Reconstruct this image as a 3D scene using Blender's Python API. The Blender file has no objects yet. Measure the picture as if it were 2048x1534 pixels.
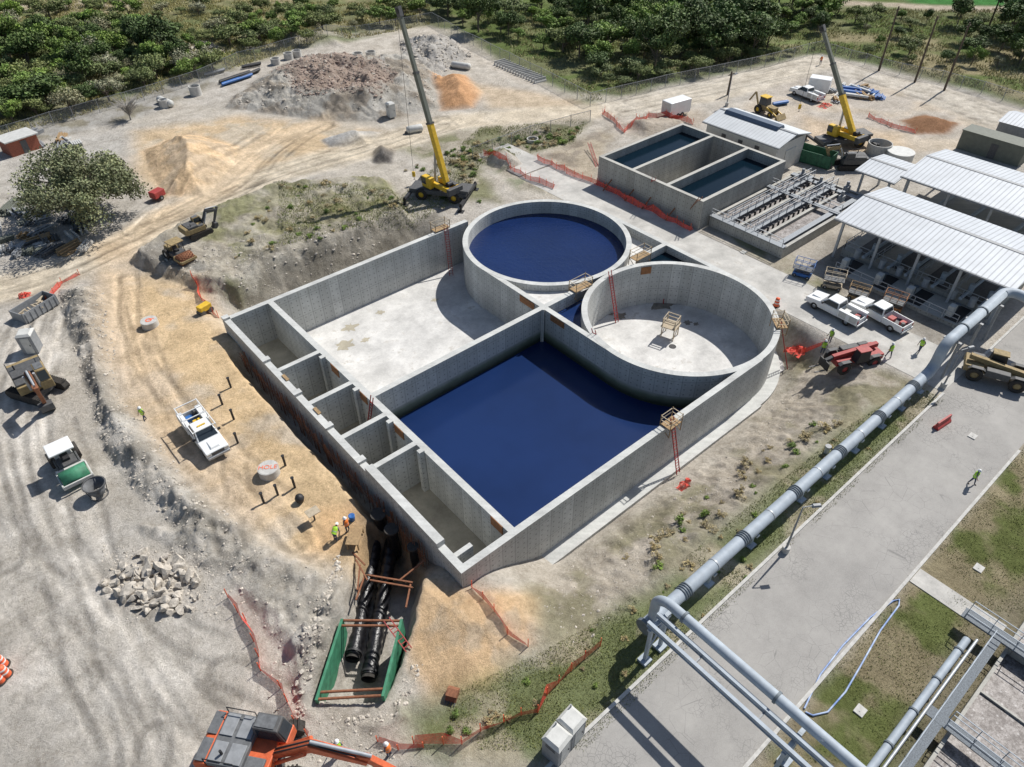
import bpy, bmesh, math, random
import numpy as np
from mathutils import Vector, Matrix
rad=math.radians; PI=math.pi
rnd=random.Random(5)
S=bpy.context.scene; COL=S.collection
F=1430.; p=rad(41.3); ro=rad(.6); az=rad(49.8); CH=45.
hv=Vector((math.cos(az),math.sin(az),0)); rv=Vector((math.sin(az),-math.cos(az),0))
fw=hv*math.cos(p)-Vector((0,0,math.sin(p))); uv=hv*math.sin(p)+Vector((0,0,math.cos(p)))
cr=rv*math.cos(ro)-uv*math.sin(ro); cu=rv*math.sin(ro)+uv*math.cos(ro)
cd=bpy.data.cameras.new('Camera'); cam=bpy.data.objects.new('Camera',cd); COL.objects.link(cam)
m=Matrix.Identity(4)
for i in range(3): m[i][0]=cr[i]; m[i][1]=cu[i]; m[i][2]=-fw[i]
m[0][3]=0;m[1][3]=0;m[2][3]=CH
cam.matrix_world=m; cd.sensor_width=36; cd.lens=36*F/2048; cd.clip_end=3000; S.camera=cam
def G(px,py,z=0.):
    d=fw+cr*((px-1024)/F)-cu*((py-767)/F); t=(z-CH)/d.z
    return Vector((d.x*t,d.y*t,z))
# ---------- materials
M={}
def newm(n):
    m=bpy.data.materials.new(n); m.use_nodes=True; nt=m.node_tree; b=nt.nodes['Principled BSDF']; M[n]=m
    return m,nt,b
def nd(nt,t,**k):
    n=nt.nodes.new(t)
    for a,v in k.items(): setattr(n,a,v)
    return n
def mth(nt,op,a,b=0.,c=None):
    n=nt.nodes.new('ShaderNodeMath'); n.operation=op
    for i,v in enumerate((a,b,c)):
        if v is None: continue
        if isinstance(v,(int,float)): n.inputs[i].default_value=v
        else: nt.links.new(v,n.inputs[i])
    return n.outputs[0]
def mixc(nt,f,a,b,mode='MIX'):
    n=nt.nodes.new('ShaderNodeMix'); n.data_type='RGBA'; n.blend_type=mode
    for i,v in ((0,f),(6,a),(7,b)):
        if isinstance(v,(int,float)): n.inputs[i].default_value=v
        elif isinstance(v,tuple): n.inputs[i].default_value=(v+(1,))[:4]
        else: nt.links.new(v,n.inputs[i])
    return n.outputs[2]
def noise(nt,vec,sc,det=4,rough=.6):
    n=nd(nt,'ShaderNodeTexNoise'); n.inputs['Scale'].default_value=sc; n.inputs['Detail'].default_value=det; n.inputs['Roughness'].default_value=rough
    if vec: nt.links.new(vec,n.inputs['Vector'])
    return n.outputs['Fac']
def mrange(nt,v,a,b,c=0.,d=1.):
    n=nd(nt,'ShaderNodeMapRange'); n.inputs[1].default_value=a;n.inputs[2].default_value=b;n.inputs[3].default_value=c;n.inputs[4].default_value=d
    nt.links.new(v,n.inputs[0]); return n.outputs[0]
def bumpn(nt,b,h,st,dist=.05):
    n=nd(nt,'ShaderNodeBump'); n.inputs['Strength'].default_value=st; n.inputs['Distance'].default_value=dist
    nt.links.new(h,n.inputs['Height']); nt.links.new(n.outputs[0],b.inputs['Normal'])
def sc3(c,k): return tuple(min(1,x*k) for x in c)
def mat(n,c,r=.8,me=0.,var=.18,sc=2.,bump=0.,bs=25.,c2=None,alpha=None):
    m,nt,b=newm(n); tc=nd(nt,'ShaderNodeTexCoord').outputs['Object']
    f=mrange(nt,noise(nt,tc,sc,6,.65),.3,.7)
    cc=mixc(nt,f,sc3(c,1-var),c2 or sc3(c,1+var))
    nt.links.new(cc,b.inputs['Base Color']); b.inputs['Roughness'].default_value=r; b.inputs['Metallic'].default_value=me
    if bump: bumpn(nt,b,noise(nt,tc,bs,4),bump)
    if alpha is not None:
        v=nd(nt,'ShaderNodeTexNoise'); v.inputs['Scale'].default_value=9; nt.links.new(tc,v.inputs['Vector'])
        nt.links.new(mrange(nt,v.outputs['Fac'],.3,.7,alpha-.18,alpha+.18),b.inputs['Alpha'])
    return m
def conc(n,c,grid=True,ctr=None,R=9.6):
    m,nt,b=newm(n); pos=nd(nt,'ShaderNodeNewGeometry'); sp=nd(nt,'ShaderNodeSeparateXYZ'); nt.links.new(pos.outputs['Position'],sp.inputs[0])
    x,y,z=sp.outputs
    if ctr: u=mth(nt,'MULTIPLY',mth(nt,'ARCTAN2',mth(nt,'SUBTRACT',y,ctr[1]),mth(nt,'SUBTRACT',x,ctr[0])),R)
    else: u=mth(nt,'ADD',x,y)
    cv=nd(nt,'ShaderNodeCombineXYZ'); nt.links.new(mth(nt,'MULTIPLY',u,1.6),cv.inputs[0]); nt.links.new(mth(nt,'MULTIPLY',z,.25),cv.inputs[2])
    n1=noise(nt,pos.outputs['Position'],.35,7,.68); n2=noise(nt,cv.outputs[0],1.,5,.7); n3=noise(nt,pos.outputs['Position'],6,4,.7)
    s=mth(nt,'ADD',mth(nt,'MULTIPLY',n1,.45 if grid else .75),mth(nt,'ADD',mth(nt,'MULTIPLY',n2,.35 if grid else .05),mth(nt,'MULTIPLY',n3,.2)))
    cc=mixc(nt,mrange(nt,s,.38,.62),sc3(c,.72),sc3(c,1.18))
    if grid:
        sn=nd(nt,'ShaderNodeSeparateXYZ'); nt.links.new(pos.outputs['Normal'],sn.inputs[0])
        vert=mth(nt,'LESS_THAN',mth(nt,'ABSOLUTE',sn.outputs[2]),.5)
        a=mth(nt,'SUBTRACT',mth(nt,'FRACT',mth(nt,'DIVIDE',u,.61)),.5); q=mth(nt,'SUBTRACT',mth(nt,'FRACT',mth(nt,'DIVIDE',z,.61)),.5)
        d=mth(nt,'SQRT',mth(nt,'ADD',mth(nt,'MULTIPLY',a,a),mth(nt,'MULTIPLY',q,q)))
        dot=mth(nt,'LESS_THAN',d,.13)
        l1=mth(nt,'LESS_THAN',mth(nt,'FRACT',mth(nt,'DIVIDE',u,1.22)),.06)
        l2=mth(nt,'LESS_THAN',mth(nt,'ABSOLUTE',mth(nt,'SUBTRACT',mth(nt,'FRACT',mth(nt,'DIVIDE',z,2.44)),.5)),.015)
        pan=mth(nt,'FRACT',mth(nt,'MULTIPLY',mth(nt,'SINE',mth(nt,'FLOOR',mth(nt,'DIVIDE',u,1.22))),43.7))
        cc=mixc(nt,mth(nt,'MULTIPLY',vert,mth(nt,'MULTIPLY',pan,.42)),cc,sc3(c,.52))
        k=mth(nt,'MULTIPLY',vert,mth(nt,'MINIMUM',mth(nt,'ADD',mth(nt,'MULTIPLY',dot,.6),mth(nt,'ADD',mth(nt,'MULTIPLY',l1,.42),mth(nt,'MULTIPLY',l2,.4))),.75))
        cc=mixc(nt,k,cc,sc3(c,.25))
        stn=mth(nt,'MULTIPLY',mrange(nt,n2,.5,.62),mrange(nt,z,-2.5,2.,.1,.6))
        cc=mixc(nt,mth(nt,'MULTIPLY',vert,mth(nt,'MULTIPLY',stn,.6)),cc,(.19,.18,.15))
    else:
        st=mrange(nt,noise(nt,pos.outputs['Position'],.9,6,.7),.55,.62)
        cc=mixc(nt,mth(nt,'MULTIPLY',st,mrange(nt,n1,.48,.6,0,.45)),cc,(.33,.29,.23))
    nt.links.new(cc,b.inputs['Base Color']); b.inputs['Roughness'].default_value=.9; bumpn(nt,b,n3,.25,.03)
C1=(51.6,54.4); C2=(51.6,34.45)
CC=(.55,.555,.53)
conc('concrete',CC); conc('concrete_ring_a',CC,True,C1); conc('concrete_ring_b',CC,True,C2)
conc('concrete_floor',(.61,.60,.575),False); conc('concrete_old',(.45,.44,.40),True); conc('concrete_tan',(.44,.40,.31),False); conc('pavement',(.49,.475,.44),False)
mat('precast',(.5,.49,.46),.9,0,.2,3,.2)
mat('white',(.78,.79,.78),.35,0,.06,1.5); mat('offwhite',(.55,.55,.52),.55,0,.14,2); mat('glass',(.03,.04,.05),.08,0,.1); mat('black',(.025,.025,.027),.6,0,.3,4)
mat('rubber',(.045,.04,.035),.9,0,.5,4,.3); mat('darkgrey',(.09,.09,.09),.65,0,.3,4); mat('weathered',(.13,.135,.14),.7,0,.35,3); mat('grey',(.27,.28,.29),.6,.1,.18,3); mat('steel',(.42,.44,.46),.5,.3,.15,3)
mat('pipe',(.36,.41,.46),.62,0.,.16,1.2,.08); mat('pipe_dark',(.14,.165,.185),.65,0.1,.25,3); mat('vent_blue',(.07,.105,.16),.6,0,.2,3)
mat('yellow',(.68,.43,.03),.5,0,.2,3); mat('dull_yellow',(.30,.225,.11),.75,0,.35,3); mat('orange',(.60,.12,.04),.55,0,.28,3); mat('red',(.36,.045,.04),.6,0,.28,3); mat('green',(.045,.20,.11),.65,0,.35,2)
mat('dkgreen',(.03,.13,.07),.6,0,.3,2); mat('blue',(.03,.13,.38),.5,0,.2,2); mat('rust',(.24,.10,.05),.85,0,.35,5,.3); mat('timber',(.34,.23,.12),.85,0,.3,5,.2); mat('paletimber',(.44,.37,.27),.85,0,.25,5,.2)
mat('form_brown',(.30,.13,.05),.75,0,.3,3); mat('wrap',(.012,.012,.014),.28,0,.5,3,.9,5.); mat('olive',(.15,.16,.13),.7,0,.15,2)
mat('net',(.78,.09,.06),.8,0,.25,1.5,0,20,None,.68); mat('chain',(.32,.33,.33),.6,.3,.1,2,0,20,None,.24); mat('hazard',(.8,.14,.05),.6,0,.2,3)
mat('tan_panel',(.62,.60,.55),.8,0,.1,2); mat('wood_pole',(.10,.075,.055),.9,0,.3,5); mat('rock',(.50,.455,.39),.95,0,.45,2.,.9,5.); mat('rock_red',(.37,.285,.235),.95,0,.4,3,.6,8.)
mat('lime',(.45,.78,.06),.7,0,.1,5); mat('vest_orange',(.85,.22,.04),.7,0,.1,5); mat('skin',(.45,.27,.18),.6,0,.08,5); mat('denim',(.06,.08,.13),.9,0,.2,8); mat('shirt',(.14,.15,.17),.9,0,.2,8); mat('boot',(.08,.05,.03),.8)
mat('grating',(.24,.26,.28),.6,.2,.4,14); mat('grating_dark',(.13,.15,.17),.7,.1,.5,14); mat('brick',(.30,.10,.06),.9,0,.3,5); mat('bark',(.17,.14,.11),.95,0,.3,5,.4); mat('twig',(.33,.31,.28),.95,0,.2,5); mat('hose',(.08,.2,.55),.6,0,.15,1.2,c2=(.6,.68,.78)); mat('darkpatch',(.22,.195,.16),.9,0,.3,2)
def watermat(n,c,r,bs,st,c2=None,spec=.5):
    m,nt,b=newm(n); g=nd(nt,'ShaderNodeNewGeometry').outputs['Position']
    cc=mixc(nt,mrange(nt,noise(nt,g,.12,3),.35,.65),c,c2 or sc3(c,1.25)); nt.links.new(cc,b.inputs['Base Color'])
    b.inputs['Roughness'].default_value=r; b.inputs['Specular IOR Level'].default_value=spec; bumpn(nt,b,noise(nt,g,bs,5,.7),st,.06)
watermat('water_blue',(.0085,.023,.083),.15,1.2,.12); watermat('water_ripple',(.006,.018,.075),.06,1.9,1.3); watermat('water_dark',(.003,.011,.020),.1,1.5,.2,None,.15)
def froth():
    m,nt,b=newm('froth'); g=nd(nt,'ShaderNodeNewGeometry').outputs['Position']
    a=noise(nt,g,1.5,9,.9); v=nd(nt,'ShaderNodeTexVoronoi'); v.inputs['Scale'].default_value=2.6; nt.links.new(g,v.inputs['Vector'])
    cc=mixc(nt,mrange(nt,a,.44,.58),(.11,.09,.08),(.36,.33,.31)); cc=mixc(nt,mrange(nt,v.outputs['Distance'],.0,.25,.6,0.),cc,(.70,.68,.66))
    nt.links.new(cc,b.inputs['Base Color']); b.inputs['Roughness'].default_value=.5; bumpn(nt,b,a,.6)
froth()
def wetwall():
    m,nt,b=newm('wet_wall'); g=nd(nt,'ShaderNodeNewGeometry').outputs['Position']; sp=nd(nt,'ShaderNodeSeparateXYZ'); nt.links.new(g,sp.inputs[0])
    zz=mth(nt,'ADD',sp.outputs[2],mth(nt,'MULTIPLY',noise(nt,g,.9,5),.5))
    cc=mixc(nt,mrange(nt,zz,-1.5,-.75),(.02,.03,.02),(.15,.18,.13)); cc=mixc(nt,mrange(nt,zz,-.8,-.3),cc,(.36,.37,.34)); nt.links.new(cc,b.inputs['Base Color']); b.inputs['Roughness'].default_value=.8
wetwall()
def roofm(n,c,ax,dk=.55):
    m,nt,b=newm(n); g=nd(nt,'ShaderNodeNewGeometry').outputs['Position']; sp=nd(nt,'ShaderNodeSeparateXYZ'); nt.links.new(g,sp.inputs[0])
    fr=mth(nt,'FRACT',mth(nt,'DIVIDE',sp.outputs[ax],.55)); rib=mth(nt,'LESS_THAN',fr,.2)
    cc=mixc(nt,mrange(nt,noise(nt,g,.5,5),.3,.7),sc3(c,.85),c); cc=mixc(nt,mth(nt,'MULTIPLY',rib,dk),cc,sc3(c,.35)); nt.links.new(cc,b.inputs['Base Color'])
    b.inputs['Roughness'].default_value=.6; b.inputs['Metallic'].default_value=.1; bumpn(nt,b,rib,.4,.04)
roofm('roof_metal',(.48,.51,.545),1); roofm('roof_white',(.60,.625,.64),1,.3)
def asph():
    m,nt,b=newm('asphalt'); g=nd(nt,'ShaderNodeNewGeometry').outputs['Position']
    cc=mixc(nt,mrange(nt,noise(nt,g,.2,8,.75),.32,.68),(.25,.24,.225),(.38,.365,.34))
    v=nd(nt,'ShaderNodeTexVoronoi',feature='DISTANCE_TO_EDGE'); v.inputs['Scale'].default_value=.9; nt.links.new(g,v.inputs['Vector'])
    v2=nd(nt,'ShaderNodeTexVoronoi',feature='DISTANCE_TO_EDGE'); v2.inputs['Scale'].default_value=3.; nt.links.new(g,v2.inputs['Vector'])
    crk=mth(nt,'MULTIPLY',mrange(nt,v2.outputs['Distance'],0,.06,1,0),mrange(nt,noise(nt,g,.15,3),.54,.6))
    crk2=mth(nt,'MULTIPLY',mrange(nt,v.outputs['Distance'],0,.014,1,0),mrange(nt,noise(nt,g,.3,3),.42,.6))
    cc=mixc(nt,mth(nt,'MULTIPLY',mth(nt,'MAXIMUM',crk,crk2),.6),cc,(.09,.09,.09)); cc=mixc(nt,mrange(nt,noise(nt,g,14,3),.35,.65,0,.2),cc,(.5,.48,.45))
    nt.links.new(cc,b.inputs['Base Color']); b.inputs['Roughness'].default_value=.9; bumpn(nt,b,noise(nt,g,30,3),.3,.02)
asph()
def groundm():
    m,nt,b=newm('ground'); g=nd(nt,'ShaderNodeNewGeometry').outputs['Position']
    at=nd(nt,'ShaderNodeAttribute',attribute_name='Col').outputs['Color']
    f=noise(nt,g,.3,10,.78); k=noise(nt,g,2.7,8,.78); l=noise(nt,g,17,3,.7)
    s=mth(nt,'ADD',mth(nt,'MULTIPLY',mrange(nt,f,.3,.7),.6),mth(nt,'ADD',mth(nt,'MULTIPLY',mrange(nt,k,.3,.7),.38),mth(nt,'MULTIPLY',mrange(nt,l,.3,.7),.14)))
    v=nd(nt,'ShaderNodeCombineColor'); q=mrange(nt,s,.2,.95,.58,1.36)
    nt.links.new(q,v.inputs[0]); nt.links.new(mth(nt,'POWER',q,1.06),v.inputs[1]); nt.links.new(mth(nt,'POWER',q,1.16),v.inputs[2])
    cc=mixc(nt,1.,at,v.outputs[0],'MULTIPLY'); nt.links.new(cc,b.inputs['Base Color']); b.inputs['Roughness'].default_value=1.; b.inputs['Specular IOR Level'].default_value=.1
    bumpn(nt,b,mth(nt,'ADD',mth(nt,'MULTIPLY',k,1.),mth(nt,'MULTIPLY',l,.25)),1.,.2)
groundm()
def leafm(n,c):
    m,nt,b=newm(n); at=nd(nt,'ShaderNodeAttribute',attribute_name='Col').outputs['Color']
    oi=nd(nt,'ShaderNodeObjectInfo').outputs['Random']
    a=mixc(nt,1.,at,c,'MULTIPLY'); a=mixc(nt,oi,a,mixc(nt,1.,at,(c[0]*1.25,c[1]*1.18,c[2]*1.),'MULTIPLY'))
    nt.links.new(a,b.inputs['Base Color']); b.inputs['Roughness'].default_value=.75
leafm('leaf_dark',(.068,.118,.036)); leafm('leaf_mid',(.13,.215,.052)); leafm('leaf_grey',(.21,.235,.175)); leafm('leaf_dry',(.29,.265,.165)); leafm('leaf_live',(.13,.165,.105)); leafm('leaf_olive',(.125,.17,.07)); leafm('grassm',(.15,.19,.07)); leafm('grass_pale',(.27,.28,.15))
# ---------- mesh builder
class MB:
    def __init__(s): s.v=[];s.f=[];s.s=[]
    def add(s,vs,fs,sm=False):
        n=len(s.v); s.v+=[tuple(v) for v in vs]
        for f in fs: s.f.append(tuple(i+n for i in f)); s.s.append(sm)
        return s
    BF=[(0,2,3,1),(4,5,7,6),(0,1,5,4),(2,6,7,3),(0,4,6,2),(1,3,7,5)]
    def box(s,x0,x1,y0,y1,z0,z1,Mx=None):
        vs=[Vector((x,y,z)) for z in (z0,z1) for y in (y0,y1) for x in (x0,x1)]
        if Mx: vs=[Mx@v for v in vs]
        return s.add(vs,s.BF)
    def tap(s,b,t,z0,z1):
        return s.add([(x,y,z0) for y in b[2:] for x in b[:2]]+[(x,y,z1) for y in t[2:] for x in t[:2]],s.BF)
    def bar(s,a,b,w,h=None):
        h=h or w; a=Vector(a);b=Vector(b);d=b-a
        if d.length<1e-5: return s
        Mx=Matrix.Translation(a)@d.to_track_quat('X','Z').to_matrix().to_4x4()
        return s.box(0,d.length,-w/2,w/2,-h/2,h/2,Mx)
    def cyl(s,a,b,r,r2=None,n=12,cap=True):
        r2=r if r2 is None else r2; a=Vector(a);b=Vector(b);q=(b-a).to_track_quat('Z','Y')
        c=[q@Vector((math.cos(2*PI*i/n),math.sin(2*PI*i/n),0)) for i in range(n)]
        A=[a+k*r for k in c];B=[b+k*r2 for k in c]
        s.add(A+B,[(i,(i+1)%n,n+(i+1)%n,n+i) for i in range(n)],True)
        if cap: s.add(A,[tuple(range(n))[::-1]]); s.add(B,[tuple(range(n))])
        return s
    def tube(s,pts,r,n=8,cap=True):
        pts=[Vector(q) for q in pts]; L=len(pts); rs=r if isinstance(r,(list,tuple)) else [r]*L; vs=[]; u=None
        for i,q in enumerate(pts):
            d=(pts[min(i+1,L-1)]-pts[max(i-1,0)]).normalized()
            if u is None: u=d.orthogonal().normalized()
            u=(u-d*u.dot(d)).normalized(); w=d.cross(u)
            vs+=[q+(u*math.cos(2*PI*k/n)+w*math.sin(2*PI*k/n))*rs[i] for k in range(n)]
        s.add(vs,[(i*n+k,i*n+(k+1)%n,(i+1)*n+(k+1)%n,(i+1)*n+k) for i in range(L-1) for k in range(n)],True)
        if cap: s.add(vs[:n],[tuple(range(n))[::-1]]); s.add(vs[-n:],[tuple(range(n))])
        return s
    def pxz(s,poly,y0,y1):
        n=len(poly); vs=[(a,y0,b) for a,b in poly]+[(a,y1,b) for a,b in poly]
        return s.add(vs,[tuple(range(n)),tuple(range(2*n-1,n-1,-1))]+[(i,n+i,n+(i+1)%n,(i+1)%n) for i in range(n)])
    def pxy(s,poly,z0,z1):
        n=len(poly); vs=[(a,b,z0) for a,b in poly]+[(a,b,z1) for a,b in poly]
        return s.add(vs,[tuple(range(n))[::-1],tuple(range(n,2*n))]+[(i,(i+1)%n,n+(i+1)%n,n+i) for i in range(n)])
    def ring(s,cx,cy,r0,r1,z0,z1,n=96):
        pr=[(r1,z0),(r1,z1),(r0,z1),(r0,z0)]
        for k in range(4):
            (ra,za),(rb,zb)=pr[k],pr[(k+1)%4]; vs=[]
            for i in range(n):
                c,w=math.cos(2*PI*i/n),math.sin(2*PI*i/n); vs+=[(cx+ra*c,cy+ra*w,za),(cx+rb*c,cy+rb*w,zb)]
            s.add(vs,[(2*i,2*((i+1)%n),2*((i+1)%n)+1,2*i+1) for i in range(n)],True)
        return s
    def lathe(s,prof,Mx=None,n=20):
        vs=[]
        for r,z in prof:
            for i in range(n):
                v=Vector((r*math.cos(2*PI*i/n),r*math.sin(2*PI*i/n),z)); vs.append(Mx@v if Mx else v)
        return s.add(vs,[(j*n+i,j*n+(i+1)%n,(j+1)*n+(i+1)%n,(j+1)*n+i) for j in range(len(prof)-1) for i in range(n)],True)
bm=bmesh.new(); bmesh.ops.create_icosphere(bm,subdivisions=2,radius=1); ICV=[v.co.copy() for v in bm.verts]; ICF=[tuple(v.index for v in f.verts) for f in bm.faces]; bm.free()
bm=bmesh.new(); bmesh.ops.create_icosphere(bm,subdivisions=1,radius=1); ICV1=[v.co.copy() for v in bm.verts]; ICF1=[tuple(v.index for v in f.verts) for f in bm.faces]; bm.free()
def rock(mb,c,r,rr,lo=False,fl=.7):
    V,Fc=(ICV1,ICF1) if lo else (ICV,ICF)
    pl=[(Vector((rr.uniform(-1,1),rr.uniform(-1,1),rr.uniform(-1,1))).normalized(),rr.uniform(.4,.8)) for _ in range(11)]
    sx,sy=rr.uniform(.8,1.25),rr.uniform(.65,1.1); vs=[]
    for v in V:
        q=v*rr.uniform(.9,1.1)
        for n,d in pl:
            k=q.dot(n)-d
            if k>0: q-=n*k
        vs.append(Vector((q.x*sx*r,q.y*sy*r,q.z*fl*r))+Vector(c))
    mb.add(vs,Fc)
def ob(name,mb,m,parent=None,bev=0,**k):
    me=bpy.data.meshes.new(name); me.from_pydata(mb.v,[],mb.f)
    me.polygons.foreach_set('use_smooth',mb.s); me.materials.append(M[m]); me.update()
    o=bpy.data.objects.new(name,me); COL.objects.link(o); o.parent=parent
    if bev:
        b=o.modifiers.new('b','BEVEL'); b.width=bev; b.segments=2; b.limit_method='ANGLE'
    for a,v in k.items(): o[a]=v
    return o
def tag(o,label,cat,group=None):
    o['label']=label;o['category']=cat
    if group: o['group']=group
    return o
def thing(name,label,cat,loc=(0,0,0),rz=0,group=None):
    o=bpy.data.objects.new(name,None); COL.objects.link(o); o.location=loc; o.rotation_euler=(0,0,rz); o.empty_display_size=.2
    return tag(o,label,cat,group)
def dup(root,loc,rz=0,label=None,group=None,sc=None):
    r=root.copy(); COL.objects.link(r); r.location=loc; r.rotation_euler=(0,0,rz)
    if sc: r.scale=sc if isinstance(sc,(tuple,list)) else (sc,)*3
    if label: r['label']=label
    if group: r['group']=group
    for ch in list(root.children):
        c=ch.copy(); COL.objects.link(c); c.parent=r
        for g in list(ch.children):
            d=g.copy(); COL.objects.link(d); d.parent=c
    return r
# ---------- terrain
def sm(a,b,x):
    t=np.clip((x-a)/(b-a),0,1); return t*t*(3-2*t)
def vn(x,y,s,seed):
    T=np.random.RandomState(seed).rand(256,256); u=(x*.87+y*.49)/s+seed*3.7;v=(y*.87-x*.49)/s+seed*1.3; i=np.floor(u).astype(int);j=np.floor(v).astype(int)
    fu=u-i;fv=v-j; fu=fu*fu*(3-2*fu);fv=fv*fv*(3-2*fv); i0=i%256;i1=(i+1)%256;j0=j%256;j1=(j+1)%256
    return (T[i0,j0]*(1-fu)+T[i1,j0]*fu)*(1-fv)+(T[i0,j1]*(1-fu)+T[i1,j1]*fu)*fv
def fbm(x,y,s,seed,o=4):
    r=0;a=.5
    for k in range(o): r=r+a*vn(x,y,s/2.07**k,seed+k); a*=.5
    return r/(1-.5**o)
def wp(pts): return [tuple(G(a,b)[:2]) for a,b in pts]
def sdist(poly,x,y):
    d=np.full(x.shape,1e9); ins=np.zeros(x.shape,bool); n=len(poly)
    for i in range(n):
        x0,y0=poly[i];x1,y1=poly[(i+1)%n]; ex,ey=x1-x0,y1-y0
        t=np.clip(((x-x0)*ex+(y-y0)*ey)/(ex*ex+ey*ey+1e-9),0,1); d=np.minimum(d,np.hypot(x-x0-t*ex,y-y0-t*ey))
        c=((y0>y)!=(y1>y)); ins^=c&(x<(x1-x0)*(y-y0)/((y1-y0) if y1!=y0 else 1e-9)+x0)
    return np.where(ins,d,-d)
def ldist(line,x,y):
    d=np.full(x.shape,1e9)
    for (x0,y0),(x1,y1) in zip(line[:-1],line[1:]):
        ex,ey=x1-x0,y1-y0; t=np.clip(((x-x0)*ex+(y-y0)*ey)/(ex*ex+ey*ey+1e-9),0,1); d=np.minimum(d,np.hypot(x-x0-t*ex,y-y0-t*ey))
    return d
xs=np.concatenate([np.arange(-400,-16,24),np.arange(-16,60,.18),np.arange(60,110,.33),np.arange(110,260,.85),np.arange(260,1300,40)])
ys=np.concatenate([np.arange(-400,-12,24),np.arange(-12,80,.18),np.arange(80,130,.3),np.arange(130,260,.85),np.arange(260,1300,40)])
X,Y=np.meshgrid(xs,ys,indexing='ij')
wob=(fbm(X,Y,6,11)-.5)*4.5+(fbm(X,Y,1.2,14,3)-.5)*1.6
Z=np.zeros_like(X)+(fbm(X,Y,4,3,5)-.5)*.24+(fbm(X,Y,.6,5,2)-.5)*.07
far=sm(120,180,np.hypot(X,Y)); Z+=far*(fbm(X,Y,40,9)-.5)*3
fine=(fbm(X,Y,1.1,61,4)-.5); chop=(fbm(X,Y,.55,161,2)-.5)
def local(poly,marg,fn):
    P_=np.array(poly); i0,i1=np.searchsorted(xs,[P_[:,0].min()-marg,P_[:,0].max()+marg]); j0,j1=np.searchsorted(ys,[P_[:,1].min()-marg,P_[:,1].max()+marg])
    sl=(slice(i0,i1),slice(j0,j1)); fn(sl,sdist(poly,X[sl],Y[sl])+wob[sl]*.25)
def pile(pts,h,slope,rough=.5):
    def fn(sl,d):
        n=fbm(X[sl],Y[sl],3.5,21,5)
        Z[sl]+=np.sign(h)*np.minimum(abs(h)*(.8+.4*n),np.maximum(d,0)*slope)*(1+rough*(n-.5))+np.clip(d*2,0,1)*(fine[sl]*rough*.9+chop[sl]*rough*.35)
    local(wp(pts),1,fn)
pile([(450,215),(500,165),(600,110),(740,120),(850,105),(885,150),(875,215),(770,243),(640,243)],3.0,.45,.8)
pile([(800,78),(905,75),(945,108),(880,150),(810,125)],2.4,.5,.8)
pile([(868,160),(930,148),(968,185),(945,215),(885,220)],2.5,.5,.3)
MOUND=[(285,300),(380,270),(475,295),(470,330),(410,392),(330,388),(300,345)]
pile(MOUND,4.8,.46,.35)
pile([(645,280),(700,262),(765,264),(738,290),(660,296)],1.3,.5,.2)
pile([(745,305),(760,290),(790,300),(780,325),(750,325)],1.4,.7,.6)
pile([(1795,243),(1850,232),(1915,247),(1895,266),(1830,266)],1.3,.4,.3)
BANK=[(255,525),(380,445),(560,372),(780,362),(825,440),(700,492),(560,545),(480,600),(390,578)]
pile(BANK,1.3,1.1,.55)
BERM=[(115,580),(200,570),(225,650),(240,800),(330,905),(425,1010),(490,1065),(400,1095),(270,990),(200,870),(150,710)]
pile(BERM,1.15,.7,1.)
pile([(250,1050),(480,1065),(700,1165),(690,1230),(630,1390),(560,1300),(450,1165)],.5,.45,1.)
pile([(560,1300),(640,1250),(680,1180),(700,1230),(625,1400),(640,1440),(780,1430),(800,1400),(830,1440),(760,1480),(600,1440)],.5,.6,1.)
pile([(840,1175),(950,1190),(1105,1170),(1080,1262),(970,1380),(870,1392)],.8,.3,.25)
pile([(960,320),(1010,300),(1120,375),(1090,390)],1.1,.7,.6); pile([(1240,250),(1330,235),(1400,250),(1290,275)],1.,.5,.5)
pile([(560,60),(700,60),(690,90),(560,95)],1.5,.3,.5); pile([(310,90),(430,85),(450,105),(330,112)],1.5,.5,.9)
Z-=2.3*sm(72.5,69.,Y+wob*.3)*(Y>64.)*sm(15,20,X)*sm(47,43,X)
d=np.where(X<51.6,24.4-Y,np.hypot(X-C2[0],Y-C2[1])-10.); 
zz=np.minimum(0,-3.4+np.maximum(d-1.3,0)*.47+(fine*.7+chop*.2)*sm(1.5,3,d)); msk=sm(17,25,X)*((Y<36)&(d>-2)).astype(float)*sm(62.5,59.5,X)
Z=np.where(msk>0,Z+zz*msk,Z)
k=sm(-14,-6,X)*sm(16.5,15.5,X)*sm(20,26,Y)*sm(72,66,Y); Z+=k*.35
Z-=1.5*sm(13.9,14.9,X+wob*.12)*(X<17)*sm(26,29,Y)*sm(62,58,Y)
TR=wp([(735,1050),(790,1040),(850,1150),(824,1240),(768,1412),(628,1402),(688,1230),(700,1140)])
def tr(sl,d): Z[sl]-=np.clip((d+.1)*3,0,2.9)
local(TR,1,tr)
flat=np.maximum(sm(1.2,2.6,Y)*sm(14,12.2,Y),sm(61.8,62.6,X)*sm(69.6,69,X)*(Y<75)*(Y>0)); Z=Z*(1-flat)-.01*flat
flat=(X>69)*(X<110)*(Y<66)*(Y>8)*1.; Z=Z*(1-.8*flat)
inn=((X>16.1)&(X<51.6)&(Y>24.7)&(Y<64.2))|(np.hypot(X-C1[0],Y-C1[1])<9.7)|(np.hypot(X-C2[0],Y-C2[1])<9.7)|((X>42)&(X<61.3)&(Y>34.4)&(Y<54.4))|((X>70.1)&(X<87.2)&(Y>46.3)&(Y<63.4))|((X>27.4)&(X<60)&(Y<-3)&(Y>-30))
Z=np.where(inn,-6,Z)
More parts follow.
